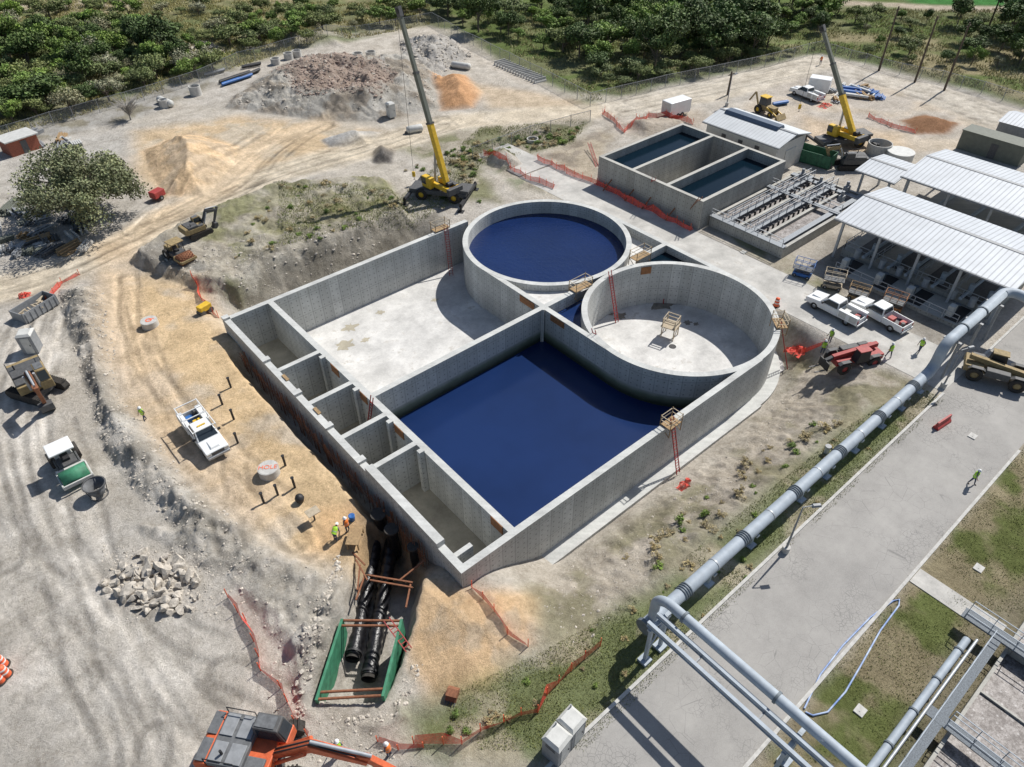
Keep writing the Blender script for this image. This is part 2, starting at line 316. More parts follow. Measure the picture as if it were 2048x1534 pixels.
def hgt(x,y):
    i=int(np.clip(np.searchsorted(xs,x)-1,0,len(xs)-2)); j=int(np.clip(np.searchsorted(ys,y)-1,0,len(ys)-2))
    a=(x-xs[i])/(xs[i+1]-xs[i]); b=(y-ys[j])/(ys[j+1]-ys[j])
    return float((Z[i,j]*(1-a)+Z[i+1,j]*a)*(1-b)+(Z[i,j+1]*(1-a)+Z[i+1,j+1]*a)*b)
def P(px,py,dz=0.):
    z=0.
    for _ in range(14):
        g=G(px,py,z); z=.5*z+.5*hgt(g.x,g.y)
    return Vector((g.x,g.y,hgt(g.x,g.y)+dz))
def HD(a,b):
    d=G(*b)-G(*a); return math.atan2(d.y,d.x)
# colour
Cc=np.zeros(X.shape+(3,)); Cc[:]=(.475,.435,.375)
def paint(pts,c,soft=1.2,amt=1.,c2=None,ns=5,th=.5):
    def fn(sl,d):
        m=sm(-soft,soft,d)*amt; col=np.array(c)[None,None,:]*np.ones(X[sl].shape+(1,))
        if c2 is not None:
            t=sm(th-.09,th+.09,fbm(X[sl],Y[sl],ns,77,6))[...,None]; col=col*(1-t)+np.array(c2)*t
        Cc[sl]=Cc[sl]*(1-m[...,None])+col*m[...,None]
    local(wp(pts),6,fn)
tan=(.57,.43,.27); grey=(.36,.345,.315); veg=(.16,.17,.085); grn=(.105,.14,.045); dry=(.25,.235,.145)
n0=fbm(X,Y,14,55,6)[...,None]; t=np.clip((n0-.45)*6,0,1); Cc=Cc*(1-.5*t)+np.array((.43,.405,.37))*.5*t
FARL=[(-900,-380),(870,-380),(870,45),(600,95),(480,130),(250,215),(0,280),(-400,380)]
FARR=[(860,-380),(3200,-380),(3200,420),(2048,215),(1880,165),(1640,108),(1330,170),(1180,215),(1060,155),(930,85),(860,45)]
paint(FARL,dry,2,1,grn,9,.52); paint(FARR,veg,2,1,grn,8,.45)
paint([(0,-60),(860,-60),(840,20),(640,45),(300,60),(0,30)],(.29,.25,.15),4,.8,(.16,.175,.08),12,.52)
paint([(0,70),(430,100),(440,135),(250,200),(0,260)],grn,3,.8,(.24,.23,.15),4,.5)
paint([(1640,60),(2048,95),(2300,150),(2300,300),(2048,205),(1880,155),(1650,100)],(.29,.25,.15),3,.9,grn,8,.6)
paint([(1800,-20),(2300,-20),(2300,30),(1820,4)],(.05,.17,.04),3); paint([(1650,-2),(2300,28),(2300,44),(1650,8)],(.42,.36,.28),2)
paint([(1120,170),(1330,150),(1640,95),(1640,60),(1400,100),(1200,120)],(.17,.21,.08),3,.8,(.29,.27,.16),5,.55)
paint([(0,5),(290,5),(290,14),(0,32)],(.45,.38,.29),2,.8)
paint([(0,300),(280,235),(470,150),(470,130),(250,195),(0,262)],grey,2,1,(.24,.22,.17),3,.55)
paint([(0,300),(280,250),(280,300),(60,420),(0,430)],(.44,.42,.385),3,.7)
paint([(270,262),(480,232),(640,245),(760,262),(700,300),(560,335),(330,400),(265,350)],tan,2.5,.9,(.53,.45,.34),5,.6)
paint([(450,215),(500,165),(600,110),(740,120),(885,120),(885,215),(770,243),(640,243)],(.39,.37,.33),1,1,(.29,.255,.21),3,.5)
paint([(560,140),(700,130),(790,180),(760,215),(600,205)],(.31,.24,.195),1.5,.85)
paint([(868,155),(930,148),(968,185),(945,215),(885,220)],(.52,.30,.16),1); paint([(940,165),(1150,195),(1180,225),(980,215)],(.54,.43,.30),2,.8)
paint([(645,280),(700,262),(765,264),(738,290),(660,296)],(.46,.45,.43),.6); paint([(745,305),(760,290),(790,300),(780,325),(750,325)],(.13,.12,.11),.5)
paint([(280,300),(380,265),(478,292),(470,330),(410,392),(325,390)],(.62,.455,.285),.8,1,(.54,.42,.29),2,.55)
paint([(800,75),(905,75),(945,108),(880,150),(810,125)],(.38,.36,.33),1)
paint(BANK,(.40,.365,.30),1.,1,(.24,.235,.135),5,.56)
paint([(500,500),(800,420),(830,450),(620,560),(480,600)],(.25,.23,.19),1,.9,(.40,.37,.31),2.5,.56)  # shade on the bank's cut face, painted as a dark strip
paint([(260,525),(330,500),(430,560),(390,590),(300,570)],(.23,.215,.19),1,.8,(.42,.4,.36),1.5,.5)
paint([(560,380),(800,395),(810,425),(560,510),(470,530)],(.21,.20,.10),2,.6,(.38,.35,.28),4,.5)
paint([(540,590),(640,545),(780,490),(900,440),(880,420),(700,470),(560,540)],(.19,.175,.145),1.,.85,(.33,.30,.25),2,.55)  # shadow in the deep cut behind the far wall, painted into the ground colour
paint([(780,290),(960,255),(1180,238),(1150,285),(960,330),(1000,405),(930,400),(900,340)],(.19,.19,.10),1.5,.9,(.38,.34,.27),3,.55)
paint([(945,318),(1180,385),(1400,490),(1385,500),(1150,400),(1040,380)],(.30,.27,.2),1,.6,grn,3,.5)
paint([(1080,310),(1200,260),(1230,270),(1190,370),(1120,340)],(.40,.34,.25),1.5,.8,(.25,.21,.16),2,.55)
paint([(1240,250),(1400,215),(1420,240),(1290,275)],(.42,.36,.29),1.5,.8)
paint([(215,545),(400,572),(445,640),(925,1150),(870,1170),(700,1160),(560,1115),(420,1010),(250,800),(235,700)],(.62,.46,.275),2.2,1,(.53,.44,.33),5,.57)
paint([(500,720),(560,760),(800,1010),(760,1040),(560,830)],(.38,.35,.30),1.2,.8)
paint(BERM,(.29,.27,.235),1.2,.95,(.48,.45,.40),2.,.53)
paint([(250,1050),(480,1065),(700,1165),(690,1230),(630,1390),(560,1300),(450,1165)],(.37,.345,.30),2,.8,(.53,.50,.45),2.5,.5)
paint([(830,1168),(940,1182),(1110,1162),(1085,1262),(980,1385),(865,1400),(815,1300)],(.62,.435,.255),1,.95,(.53,.41,.28),2,.6)
paint([(720,1160),(840,1150),(824,1240),(768,1412),(628,1402)],(.47,.44,.39),.6)
paint([(690,1010),(760,1010),(850,1120),(820,1160),(730,1140)],(.09,.08,.07),1,.7)
paint([(640,1020),(720,1010),(730,1120),(620,1110)],(.59,.38,.2),1.2,.7)
paint([(1050,1165),(1490,850),(1600,720),(1560,620),(1640,640),(1880,760),(1700,880),(1300,1190),(1160,1320),(1080,1300)],(.41,.365,.30),1.5,.95,(.25,.23,.15),3,.54)
paint([(880,1400),(1090,1300),(1290,1180),(1500,1010),(1700,850),(1830,770),(1890,800),(1480,1190),(1300,1370),(1170,1500),(1000,1560),(830,1500),(815,1430)],(.14,.17,.06),1.6,.9,(.36,.32,.22),3,.56)
paint([(1460,1580),(1850,1110),(2060,870),(2500,500),(2600,1700),(1460,1900)],(.27,.23,.145),1,1,(.125,.145,.05),3,.54)
paint([(1850,1340),(1960,1230),(2100,1150),(2300,1500),(1750,1600)],(.2,.18,.13),1,.7)
paint([(1560,620),(1640,600),(1880,700),(1850,770),(1650,700)],(.45,.42,.38),1,.9)
paint([(1560,145),(1780,170),(2060,290),(2000,330),(1800,300),(1600,260),(1480,225)],(.55,.47,.37),2,.8,(.48,.43,.37),6,.5)
paint([(1600,230),(1800,270),(1820,300),(1700,310),(1600,280)],(.58,.44,.29),2,.6)
paint([(1795,240),(1850,230),(1915,247),(1895,268),(1830,268)],(.27,.15,.085),.7)
paint([(1420,440),(1560,490),(1680,590),(1500,520)],(.2,.2,.09),1,.8,(.38,.34,.26),3,.5)
paint([(1640,480),(1700,470),(1900,640),(1860,680),(1640,560)],(.22,.20,.17),1.5,.8)
def track(pts,w,c,amt=.7):
    L=wp(pts)
    def fn(sl,dd):
        d=ldist(L,X[sl],Y[sl])+wob[sl]*.3; nz=.75+.5*fbm(X[sl],Y[sl],3,41,5)
        m=np.clip(sm(w/2+1.6,w/2-1.6,d)*amt*nz,0,1)[...,None]; Cc[sl]=Cc[sl]*(1-m)+np.array(c)*m
    local(L+[L[0]],w,fn)
track([(-150,610),(100,555),(230,500),(400,410),(560,345),(760,290),(900,245),(1180,222),(1400,190),(1640,125)],6.5,(.61,.53,.41),.95)
track([(230,500),(330,430),(440,380),(520,290),(640,250)],5,(.62,.49,.34),.8)
track([(230,500),(240,620),(270,720),(360,860),(520,1010)],5,(.63,.49,.34),.6)
track([(60,640),(30,800),(60,1000),(150,1300),(330,1534)],7,(.57,.53,.47),.75)
track([(140,1000),(200,1200),(420,1330),(600,1560)],5,(.55,.51,.45),.6)
track([(380,100),(560,85),(800,55),(900,60),(990,130),(1120,190),(1250,200)],4,(.53,.48,.41),.7)
track([(1250,215),(1500,160),(1640,125),(1850,180),(2100,280)],8,(.57,.52,.44),.8)
rq=random.Random(4)
def rut(pts,k=.82,gap=.95,w=.26):
    L=[(x+rq.uniform(-1.2,1.2),y+rq.uniform(-1.2,1.2)) for x,y in wp(pts)]; sd=rq.randint(100,900)
    for _ in range(3): L=[L[0]]+[q for a,b in zip(L[:-1],L[1:]) for q in ((a[0]*.75+b[0]*.25,a[1]*.75+b[1]*.25),(a[0]*.25+b[0]*.75,a[1]*.25+b[1]*.75))]+[L[-1]]
    def fn(sl,dd):
        d=np.abs(ldist(L,X[sl],Y[sl])-gap); nz=sm(.38,.62,fbm(X[sl],Y[sl],5,sd,4)); m=(sm(w+.12,w-.12,d)*nz)[...,None]
        Cc[sl]=Cc[sl]*(1-m*(1-k)); Z[sl]-=m[...,0]*.04
    local(L+[L[0]],2,fn)
for q in range(10):
    o=rq.uniform(-36,36); rut([(-60,600+o*.9),(100,552+o*.8),(230,498+o*.6),(400,408+o*.45),(560,343+o*.4),(760,288+o*.3),(900,243+o*.25)],rq.choice((.72,.8,1.12)))
for q in range(11):
    o=rq.uniform(-60,60); rut([(250,470),(330+o*.4,425+o*.3),(440+o,370+o*.3),(520+o,300),(600+o*1.3,250)],rq.choice((.72,.8,1.12)))
for q in range(14):
    o=rq.uniform(-95,95); o2=rq.uniform(-60,60); rut([(90+o*.3,620),(40+o*.6+o2*.4,760),(70+o,960),(150+o*1.1+o2,1200),(270+o*1.4,1400),(370+o*1.5,1560)],rq.choice((.7,.78,1.12)),rq.choice((.95,1.1)))
for q in range(8):
    o=rq.uniform(-48,48); rut([(240+o*.4,560),(260+o*.5,700),(340+o*.8,850),(470+o,980),(600+o,1080)],rq.choice((.76,.83,1.1)))
for q in range(14):
    a0,b0=rq.uniform(20,560),rq.uniform(950,1480); an=rq.uniform(0,6.28); L=[]
    for s_ in range(5): L.append((a0,b0)); a0+=70*math.cos(an); b0+=70*math.sin(an); an+=rq.uniform(-.6,.6)
    rut(L,rq.choice((.7,.8,1.1)))
rut([(480,250),(560,300),(700,300),(860,240)],.8)
for q in range(7): o=rq.uniform(-20,20); rut([(1250,213+o),(1500,165+o),(1640,128+o),(1850,185+o*1.4),(2060,270+o*2)],rq.choice((.78,1.1)))
Cc*=(.86+.28*fbm(X,Y,1.3,91,4))[...,None]
Cc=np.clip(Cc*1.06,0,.85)
nx,ny=X.shape; me=bpy.data.meshes.new('ground'); V=np.stack([X,Y,Z],-1).reshape(-1,3)
I=np.arange(nx*ny).reshape(nx,ny); Q=np.stack([I[:-1,:-1],I[1:,:-1],I[1:,1:],I[:-1,1:]],-1).reshape(-1,4)
me.vertices.add(len(V)); me.vertices.foreach_set('co',V.ravel()); me.loops.add(Q.size); me.loops.foreach_set('vertex_index',Q.ravel().astype(np.int32))
me.polygons.add(len(Q)); me.polygons.foreach_set('loop_start',np.arange(0,Q.size,4,dtype=np.int32)); me.polygons.foreach_set('loop_total',np.full(len(Q),4,np.int32)); me.update(calc_edges=True)
me.polygons.foreach_set('use_smooth',np.ones(len(Q),bool))
ca=me.color_attributes.new('Col','FLOAT_COLOR','POINT'); ca.data.foreach_set('color',np.concatenate([Cc.reshape(-1,3),np.ones((nx*ny,1))],1).ravel())
me.materials.append(M['ground']); go=bpy.data.objects.new('ground',me); COL.objects.link(go); go['kind']='structure'
def struct(n,mb,m): return ob(n,mb,m,kind='structure')
struct('road',MB().box(-60,300,4.1,11.5,-.3,.012),'asphalt')
struct('kerb',MB().box(-60,62.4,11.5,11.72,-.3,.13).box(-60,60,3.88,4.1,-.3,.13).box(69.5,300,11.5,11.72,-.3,.13),'precast')
struct('pavement',MB().box(62.6,69.2,11.74,72,-.3,.016),'pavement')
struct('road_junction',MB().box(62.4,69.4,8,11.73,-.2,.02),'asphalt')
struct('path',MB().box(40.6,42.2,-2.2,3.85,-.2,.05),'pavement')
struct('concrete_slab',MB().box(62.8,69,72.2,82,-.2,.1),'pavement')
# ---------- main tank
T=2.0; FZ=-3.3
tk=thing('concrete_tank','large unfinished concrete treatment tank with two round cells and square basins','concrete tank',(0,0,0))
mb=MB(); mb.box(15.8,16.4,24.4,64.5,-3.9,T).box(16.4,47.2,63.9,64.5,-3.9,T).box(16.4,51.6,24.4,25.0,-3.9,T)
ob('outer_wall',mb,'concrete',tk)
ob('raised_wall',MB().box(15.75,16.45,27.2,36.9,T+.002,T+.55),'concrete',tk)
ob('corner_block',MB().box(15.75,16.45,63.9,64.55,T+.002,T+.25),'concrete',tk)
ob('ring_wall',MB().ring(C1[0],C1[1],9.35,9.97,-3.9,T+.006),'concrete_ring_a',tk); ob('ring_wall',MB().ring(C2[0],C2[1],9.35,9.97,-3.9,T+.006),'concrete_ring_b',tk)
for q in ((20.6,21.2,25.,63.9,T-.003),(21.2,46.5,44.1,44.7,T-.006),(56.5,61.,44.1,44.7,T-.006),(41.65,42.25,34.4,44.1,T-.009),(41.65,42.25,44.7,54.4,T-.009),(61.,61.6,34.4,54.4,T-.003)): ob('partition_wall',MB().box(*q[:4],-3.9,q[4]),'concrete',tk)
for y in (53.2,47.2,41.6,37.0): ob('cross_wall',MB().box(16.4,20.6,y-.25,y+.25,-3.9,T-.006),'concrete',tk)
ob('cross_wall',MB().box(16.4,18.,25.9,26.3,-3.9,T-.3),'concrete',tk)
for y in (52,45.9,40.4,35.8): ob('pilaster',MB().box(20.1,20.6,y-.22,y+.22,-3.9,T+.22),'concrete',tk)
for y in (55.2,49,43.4,38.2): ob('pilaster',MB().box(15.7,16.5,y-.3,y+.3,T+.003,T+.28),'concrete',tk)
ob('floor_slab',MB().box(16.4,61.,25,63.9,-4.4,FZ),'concrete_floor',tk)
ob('channel_floor',MB().box(16.4,20.6,25,63.9,FZ+.01,-2.6),'concrete_tan',tk)
ob('footing',MB().box(18.,51.6,23.2,24.4,-4,-3.05),'concrete',tk); ob('footing',MB().ring(C2[0],C2[1],9.9,11.1,-4,-3.044),'concrete',tk)
arc=lambda a0,a1,r,c,n=24:[(c[0]+r*math.cos(rad(a0+(a1-a0)*i/n)),c[1]+r*math.sin(rad(a0+(a1-a0)*i/n))) for i in range(n+1)]
wl=[(21.21,44.09),(21.21,25.01)]+arc(270,180,9.98,C2)[0:]+[(41.64,44.09)]
mb=MB()
for (a,b) in zip(wl,wl[1:]+wl[:1]): 
    mx,my=(a[0]+b[0])/2,(a[1]+b[1])/2; nx_,ny_=b[1]-a[1],-(b[0]-a[0]); L=math.hypot(nx_,ny_) or 1; sg=1 if (nx_*(32-mx)+ny_*(34-my))>0 else -1
    ox,oy=nx_/L*.012*sg,ny_/L*.012*sg
    mb.add([(a[0]+ox,a[1]+oy,-2.2),(b[0]+ox,b[1]+oy,-2.2),(b[0]+ox,b[1]+oy,-.6),(a[0]+ox,a[1]+oy,-.6)],[(0,1,2,3)])
ob('water_stain',mb,'wet_wall',tk)
for y in (50.2,45.2,39.4,26.3): ob('timber_gate',MB().box(20.54,20.6,y-.7,y+.7,T-.95,T-.02),'form_brown',tk)
for y in (52.6,46.7,): ob('timber_plate',MB().box(16.2,16.5,y-1.4,y-.4,T+.003,T+.1),'timber',tk)
ob('timber_gate',MB().box(41.58,41.65,45.5,47.8,T-.9,T-.1),'form_brown',tk); ob('timber_gate',MB().box(41.58,41.65,41,43,T-.8,T-.1),'form_brown',tk)
Mx=Matrix.Translation((C2[0],C2[1],0))@Matrix.Rotation(rad(62),4,'Z'); ob('timber_gate',MB().box(9.25,9.34,-.6,.6,T-1.1,T-.2,Mx),'form_brown',tk)
for q in ((41.45,43.9,.09),(41.3,44.,.07)): ob('conduit',MB().cyl((q[0],q[1],-3),(q[0],q[1],T+.15),q[2]),'offwhite',tk)
ob('wedge_slab',MB().pxy([(42.25,44.72)]+arc(270,180,9.9,C1)[:-1]+[(42.25,54)],-1,T-.8),'concrete_floor',tk)
ob('wedge_slab',MB().pxy([(60.98,44.72)]+arc(270,360,9.9,C1),-1,T-1.2),'concrete_floor',tk)
def sheet(n,poly,z,m): 
    mb=MB(); mb.add([(a,b,z) for a,b in poly],[tuple(range(len(poly)))]); return struct(n,mb,m)
sheet('water',[(21.15,25.)]+arc(270,180,9.8,C2)+[(41.7,44.15),(21.15,44.15)],-2.0,'water_blue')
sheet('water',arc(0,359,9.5,C1,80),.35,'water_ripple')
sheet('water',[(42.2,44.15)]+arc(100,180,9.8,C2),.6,'water_blue')
sheet('water',[(61.05,44.15)]+arc(80,0,9.8,C2),1.1,'water_dark')
t=thing('centre_platform','small timber work platform over the centre hole of the dry round cell','work platform',G(1338,672,FZ),.3)
for x in(-.7,.7):
    for y in(-.7,.7): ob('post',MB().box(x-.05,x+.05,y-.05,y+.05,0,2.6),'paletimber',t)
ob('deck',MB().box(-.85,.85,-.85,.85,1.5,1.6),'paletimber',t)
mb=MB(); [mb.bar(a,b,.08) for zz in(2.1,2.55) for a,b in (((-.7,-.7,zz),(.7,-.7,zz)),((.7,-.7,zz),(.7,.7,zz)),((.7,.7,zz),(-.7,.7,zz)),((-.7,.7,zz),(-.7,-.7,zz)))]; ob('guard_rail',mb,'paletimber',t)
for s in(-1,1): ob('cross_brace',MB().bar((-.7,s*.7,.1),(.7,s*.7,1.4),.06),'timber',t)
g=G(1345,693,FZ); struct('floor_hole',MB().ring(g.x,g.y,.02,.4,FZ,FZ+.02,24),'black')
def blotch(c,r,m,ph,asp=1.2):
    n=36; mb=MB(); rb=random.Random(int(ph*100)); mb.add([(c.x+math.cos(2*PI*i/n)*r*(1+.3*math.sin(i*.7+ph)+rb.uniform(-.2,.2))*asp,c.y+math.sin(2*PI*i/n)*r*(1+.25*math.sin(i*1.1+ph)+rb.uniform(-.2,.2)),c.z+.008) for i in range(n)],[tuple(range(n))]); return struct('damp_patch',mb,m)
for i,(px,py,r) in enumerate(((1325,602,1.5),(1240,632,.6),(1222,628,.3),(1375,645,.4),(1392,648,.28),(700,655,.7),(760,625,.4),(690,690,.8),(730,680,.4),(870,600,.35))): blotch(G(px,py,FZ),r,'darkpatch' if i<5 else 'concrete_tan',i*1.7)
def ladder(top,bot,label,mt='red'):
    top=Vector(top);bot=Vector(bot); d=(top-bot); L=d.length; side=d.cross(Vector((0,0,1))); side=side.normalized() if side.length>.05 else Vector((1,0,0))
    t=thing('ladder',label,'ladder',bot); d.normalize()
    for s in(-.22,.22): ob('rail',MB().bar(side*s,side*s+d*(L+.7),.06,.08),mt,t)
    mb=MB(); [mb.bar(side*-.22+d*(.3*i),side*.22+d*(.3*i),.045) for i in range(1,int((L+.5)/.3))]; ob('rungs',mb,mt,t)
ladder((43.8,63.8,T),(43.,62.3,FZ),'red ladder leaning on the far wall of the empty square basin')
ladder((42.6,37.7,T),(44.6,37.9,FZ),'red ladder inside the dry round cell beside its left wall')
g=(C2[0]+9.3*math.cos(rad(92)),C2[1]+9.3*math.sin(rad(92)),T); ladder(g,(g[0],g[1]-1.6,FZ),'red ladder on the far wall of the dry round cell')
ladder((57.4,26.2,T),(58.4,24.8,-3),'red ladder leaning outside the dry round cell below a scaffold')
ladder((38.5,24.35,T),(38.6,22.9,-3.1),'red ladder leaning outside the long right wall')
ladder((20.5,43.6,T),(19.3,43.7,-2.6),'red ladder inside a small square channel cell')
ladder(G(1307,360,3.9),G(1300,392,0),'red ladder against the front wall of the upper concrete tank'); ladder(G(1180,290,.8),G(1195,335,0),'red ladder lying on the bank left of upper tank')
ladder(G(1397,400,3.9),G(1368,438,0),'dark ladder against upper tank near the frothy basins','rust')
def scaffold(c,rz,label,w=1.2,l=1.6):
    t=thing('scaffold_platform',label,'scaffold',c,rz)
    ob('deck',MB().box(-l/2,l/2,-w/2,w/2,.0,.06),'timber',t)
    for x in(-l/2,l/2):
        for y in(-w/2,w/2): ob('post',MB().box(x-.03,x+.03,y-.03,y+.03,-.9,1.05),'timber',t)
    mb=MB()
    for zz in(.5,.95):
        for a,b in (((-l/2,-w/2),(l/2,-w/2)),((l/2,-w/2),(l/2,w/2)),((l/2,w/2),(-l/2,w/2)),((-l/2,w/2),(-l/2,-w/2))): mb.bar((a[0],a[1],zz),(b[0],b[1],zz),.06,.035)
    ob('guard_rail',mb,'paletimber',t)
    for x in(-l/2,l/2): ob('bracket',MB().bar((x,-w/2,-.9),(x,w/2,0),.05),'timber',t)
scaffold((43.5,64.6,T+.1),0,'timber scaffold platform on the far wall beside the full round cell',1.,2.1)
scaffold((56.8,44.4,T+.1),0,'timber scaffold platform on the divider right of the full round cell',1.1,2.4)
scaffold((47.3,44.4,T+.1),0,'timber scaffold platform between the two round cells',1.1,2.4)
scaffold((57.6,26.6,T+.1),.9,'timber scaffold platform on the rim at the right end of the dry round cell',1.1,1.7)
scaffold((38.4,24.5,T+.1),0,'timber scaffold platform on the long right wall of the blue basin',1.1,1.5)
mb=MB(); rr=random.Random(9)
for i in range(230):
    y=rr.uniform(28,60); x=15.6-rr.choice((.15,.5)); z=hgt(x,y); mb.cyl((x,y,z),(x+rr.uniform(-.05,.05),y+rr.uniform(-.05,.05),.9+rr.random()*.4),.022,n=5)
for zz in(.2,.7): mb.bar((15.1,28,zz),(15.1,60,zz),.03)
o=tag(ob('rebar',mb,'rust'),'row of rusty rebar dowels standing along the left wall of the big tank','rebar'); o['kind']='stuff'
# ---------- upper tank
t2=thing('concrete_tank','upper rectangular concrete tank with three long lanes beside the white building','concrete tank',(0,0,0)); Z2=3.8
mb=MB(); mb.box(69.8,70.3,46,63.7,-1,Z2).box(87,87.5,46,63.7,-1,Z2).box(70.3,87,63.2,63.7,-1,Z2).box(70.3,87,46,46.5,-1,Z2); ob('outer_wall',mb,'concrete_old',t2)
for y in(57.6,51.7): ob('partition_wall',MB().box(70.3,87,y,y+.5,-1,Z2-.004),'concrete_old',t2)
ob('floor_slab',MB().box(70.3,87,46.5,63.2,-1.5,-.8),'concrete_old',t2)
sheet('water',[(70.2,58),(87.1,58),(87.1,63.3),(70.2,63.3)],2.7,'water_dark'); sheet('water',[(70.2,46.4),(87.1,46.4),(87.1,51.8),(70.2,51.8)],2.5,'water_dark')
for i,yy in enumerate((50,54,57,61)): tag(ob('shoring_brace',MB().bar((69.8,yy,1.4),(68.4,yy+.2,.1),.12),'rust'),['rusty brace against upper tank wall nearest the frothy basins','second rusty brace along the upper tank front wall','third rusty brace along the upper tank front wall','rusty brace at the left end of the upper tank front wall'][i],'brace')
def rail(mb,pts,h=1.1,step=1.5,w=.06):
    for a,b in zip(pts[:-1],pts[1:]):
        a=Vector(a);b=Vector(b);L=(b-a).length;n=max(1,int(L/step))
        for i in range(n+1):
            q=a.lerp(b,i/n); mb.bar(q,q+Vector((0,0,h)),w)
        for k in(.55,1.): mb.bar(a+Vector((0,0,h*k)),b+Vector((0,0,h*k)),w)
    return mb
fb=thing('aeration_basin','frothy brown aeration basins with railed walkways beside the upper tank','basin',(0,0,0))
mb=MB(); mb.box(71.6,72.,35.2,45.8,-.5,1.3).box(91,91.4,35.2,45.8,-.5,1.3).box(72.,91,45.4,45.8,-.5,1.3).box(72.,91,35.2,35.6,-.5,1.3); ob('wall',mb,'concrete_old',fb)
for y in(38.6,42.): ob('divider_wall',MB().box(72,91,y-.2,y+.2,-.5,1.29),'concrete_old',fb)
ob('froth',MB().box(72.,91,35.6,45.4,-.4,.85),'froth',fb)
for y in(43.6,40.2,36.2): ob('walkway',MB().box(72.,91,y-.35,y+.35,1.3,1.4),'grating',fb)
for x in(71.8,84.,89.6): ob('walkway',MB().box(x-.4,x+.4,35.2,45.8,1.41,1.5),'grating',fb)
for y in(43.25,43.95,40.55,39.85): ob('railing',rail(MB(),[(72.4,y,1.4),(91,y,1.4)],1.,1.6,.07),'steel',fb)
for x in(71.5,84.4): ob('railing',rail(MB(),[(x,35.4,1.5),(x,45.6,1.5)],1.,1.6,.06),'steel',fb)
for y in(42.0,38.6):
    for x in np.arange(73,90,1.1): ob('air_pipe',MB().cyl((x,y+.45,.5),(x,y+.45,1.7),.13,n=8),'black',fb)
for (x,y) in((89,44),(88.5,41),(87,37),(90,38)): ob('gearbox',MB().box(x-.4,x+.4,y-.3,y+.3,1.5,2.3).cyl((x,y,2.3),(x,y,2.9),.2),'grey',fb)
# ---------- buildings
def gable(t,x0,x1,y0,y1,ze,rise,ov=.5,m='roof_metal',th=.14):
    xm=(x0+x1)/2
    a=[(x0-ov,ze),(xm,ze+rise),(x1+ov,ze),(x1+ov,ze-th),(xm,ze+rise-th),(x0-ov,ze-th)]; r=ob('roof',MB().pxz(a,y0-ov,y1+ov),m,t); ob('ridge_cap',MB().pxz([(xm-.25,ze+rise+.01),(xm,ze+rise+.06),(xm+.25,ze+rise+.01)],y0-ov,y1+ov),'grey',r); ob('gutter',MB().box(x0-ov-.14,x0-ov-.01,y0-ov,y1+ov,ze-.2,ze-.03),'grey',r); return r
b=thing('plant_building','long white service building with light metal roof behind the upper tank','building',(0,0,0))
ob('wall',MB().box(89.6,96.6,48.8,60.8,-.2,4.2),'tan_panel',b); r=gable(b,89.6,96.6,48.8,60.8,4.35,.9,.5,'roof_white'); ob('ridge_vent',MB().pxz([(92.2,5.14),(92.6,5.55),(93.8,5.55),(94.2,5.1)],51,60),'vent_blue',r)
for y in (50.2,52.5,56,58.5): d_=ob('door',MB().box(89.5,89.6,y,y+1.1,0,2.2),'weathered',b); ob('handle',MB().box(89.46,89.5,y+.9,y+1,1,1.1),'darkgrey',d_)
for y in (51.6,54.4,57.3): ob('vent',MB().box(89.52,89.6,y,y+.7,2.9,3.4),'darkgrey',b)
ob('roller_door',MB().box(92,94.5,48.7,48.8,0,3),'offwhite',b)
def canopy(lbl,x0,x1,y0,y1,ze,cols,rise=.9):
    c=thing('canopy_shelter',lbl,'shelter',(0,0,0)); gable(c,x0,x1,y0,y1,ze,rise,.3)
    for y in np.linspace(y0+.6,y1-.6,cols):
        for x in(x0+.4,x1-.4): ob('column',MB().box(x-.13,x+.13,y-.13,y+.13,-.2,ze-.15),'steel',c)
        ob('rafter',MB().bar((x0,y,ze-.3),((x0+x1)/2,y,ze+rise-.3),.15,.3).bar((x1,y,ze-.3),((x0+x1)/2,y,ze+rise-.3),.15,.3),'grey',c)
    for x in(x0+.4,x1-.4): ob('eave_beam',MB().box(x-.1,x+.1,y0,y1,ze-.5,ze-.16),'grey',c)
    return c
canopy('nearest large open-sided shelter with pale ribbed metal roof',76.2,87.5,13,32,5,5)
canopy('far large open-sided shelter with pale ribbed metal roof behind the nearest one',92.2,103.8,11,32.4,5,5)
canopy('small pale metal roof shelter between the basins and the large shelters',91.8,98.5,33.2,38,4,2,.5)
uv_=thing('treatment_equipment','railed equipment decks and channels under the nearest large shelter','equipment',(0,0,0))
ob('base',MB().box(77.5,86.5,14,31,-.1,.9),'concrete_old',uv_); ob('base',MB().box(73.2,77.3,15.5,29.5,-.1,.45),'concrete_old',uv_)
for y in(15,19,23,27.2): ob('channel',MB().box(78,86,y,y+2.5,.9,.96),'darkgrey',uv_); ob('channel',MB().box(73.6,77,y+.6,y+2,.45,.5),'black',uv_)
for y in(14.2,18.2,22.2,27,30.8): ob('railing',rail(MB(),[(77.6,y,.9),(86.4,y,.9)]),'steel',uv_)
ob('railing',rail(MB(),[(77.6,14.2,.9),(77.6,30.8,.9)]),'steel',uv_); ob('railing',rail(MB(),[(73.3,15.6,.45),(73.3,29.4,.45)]),'steel',uv_)
for y in(15,17,20,23,25,28): ob('pipework',MB().cyl((76.5,y,1.5),(86,y,1.5),.18).cyl((79,y,.5),(79,y,2.2),.3),'pipe',uv_); ob('pump',MB().cyl((77,y+.9,.9),(77,y+.9,1.9),.35),'steel',uv_)
for y in(16.5,21,24.5,28.6): ob('control_box',MB().box(74,74.8,y,y+.6,.45,1.7),'offwhite',uv_); ob('valve',MB().cyl((75.6,y+.2,.45),(75.6,y+.2,1.3),.12).cyl((75.6,y+.2,1.3),(75.6,y+.2,1.36),.3),'pipe_dark',uv_)
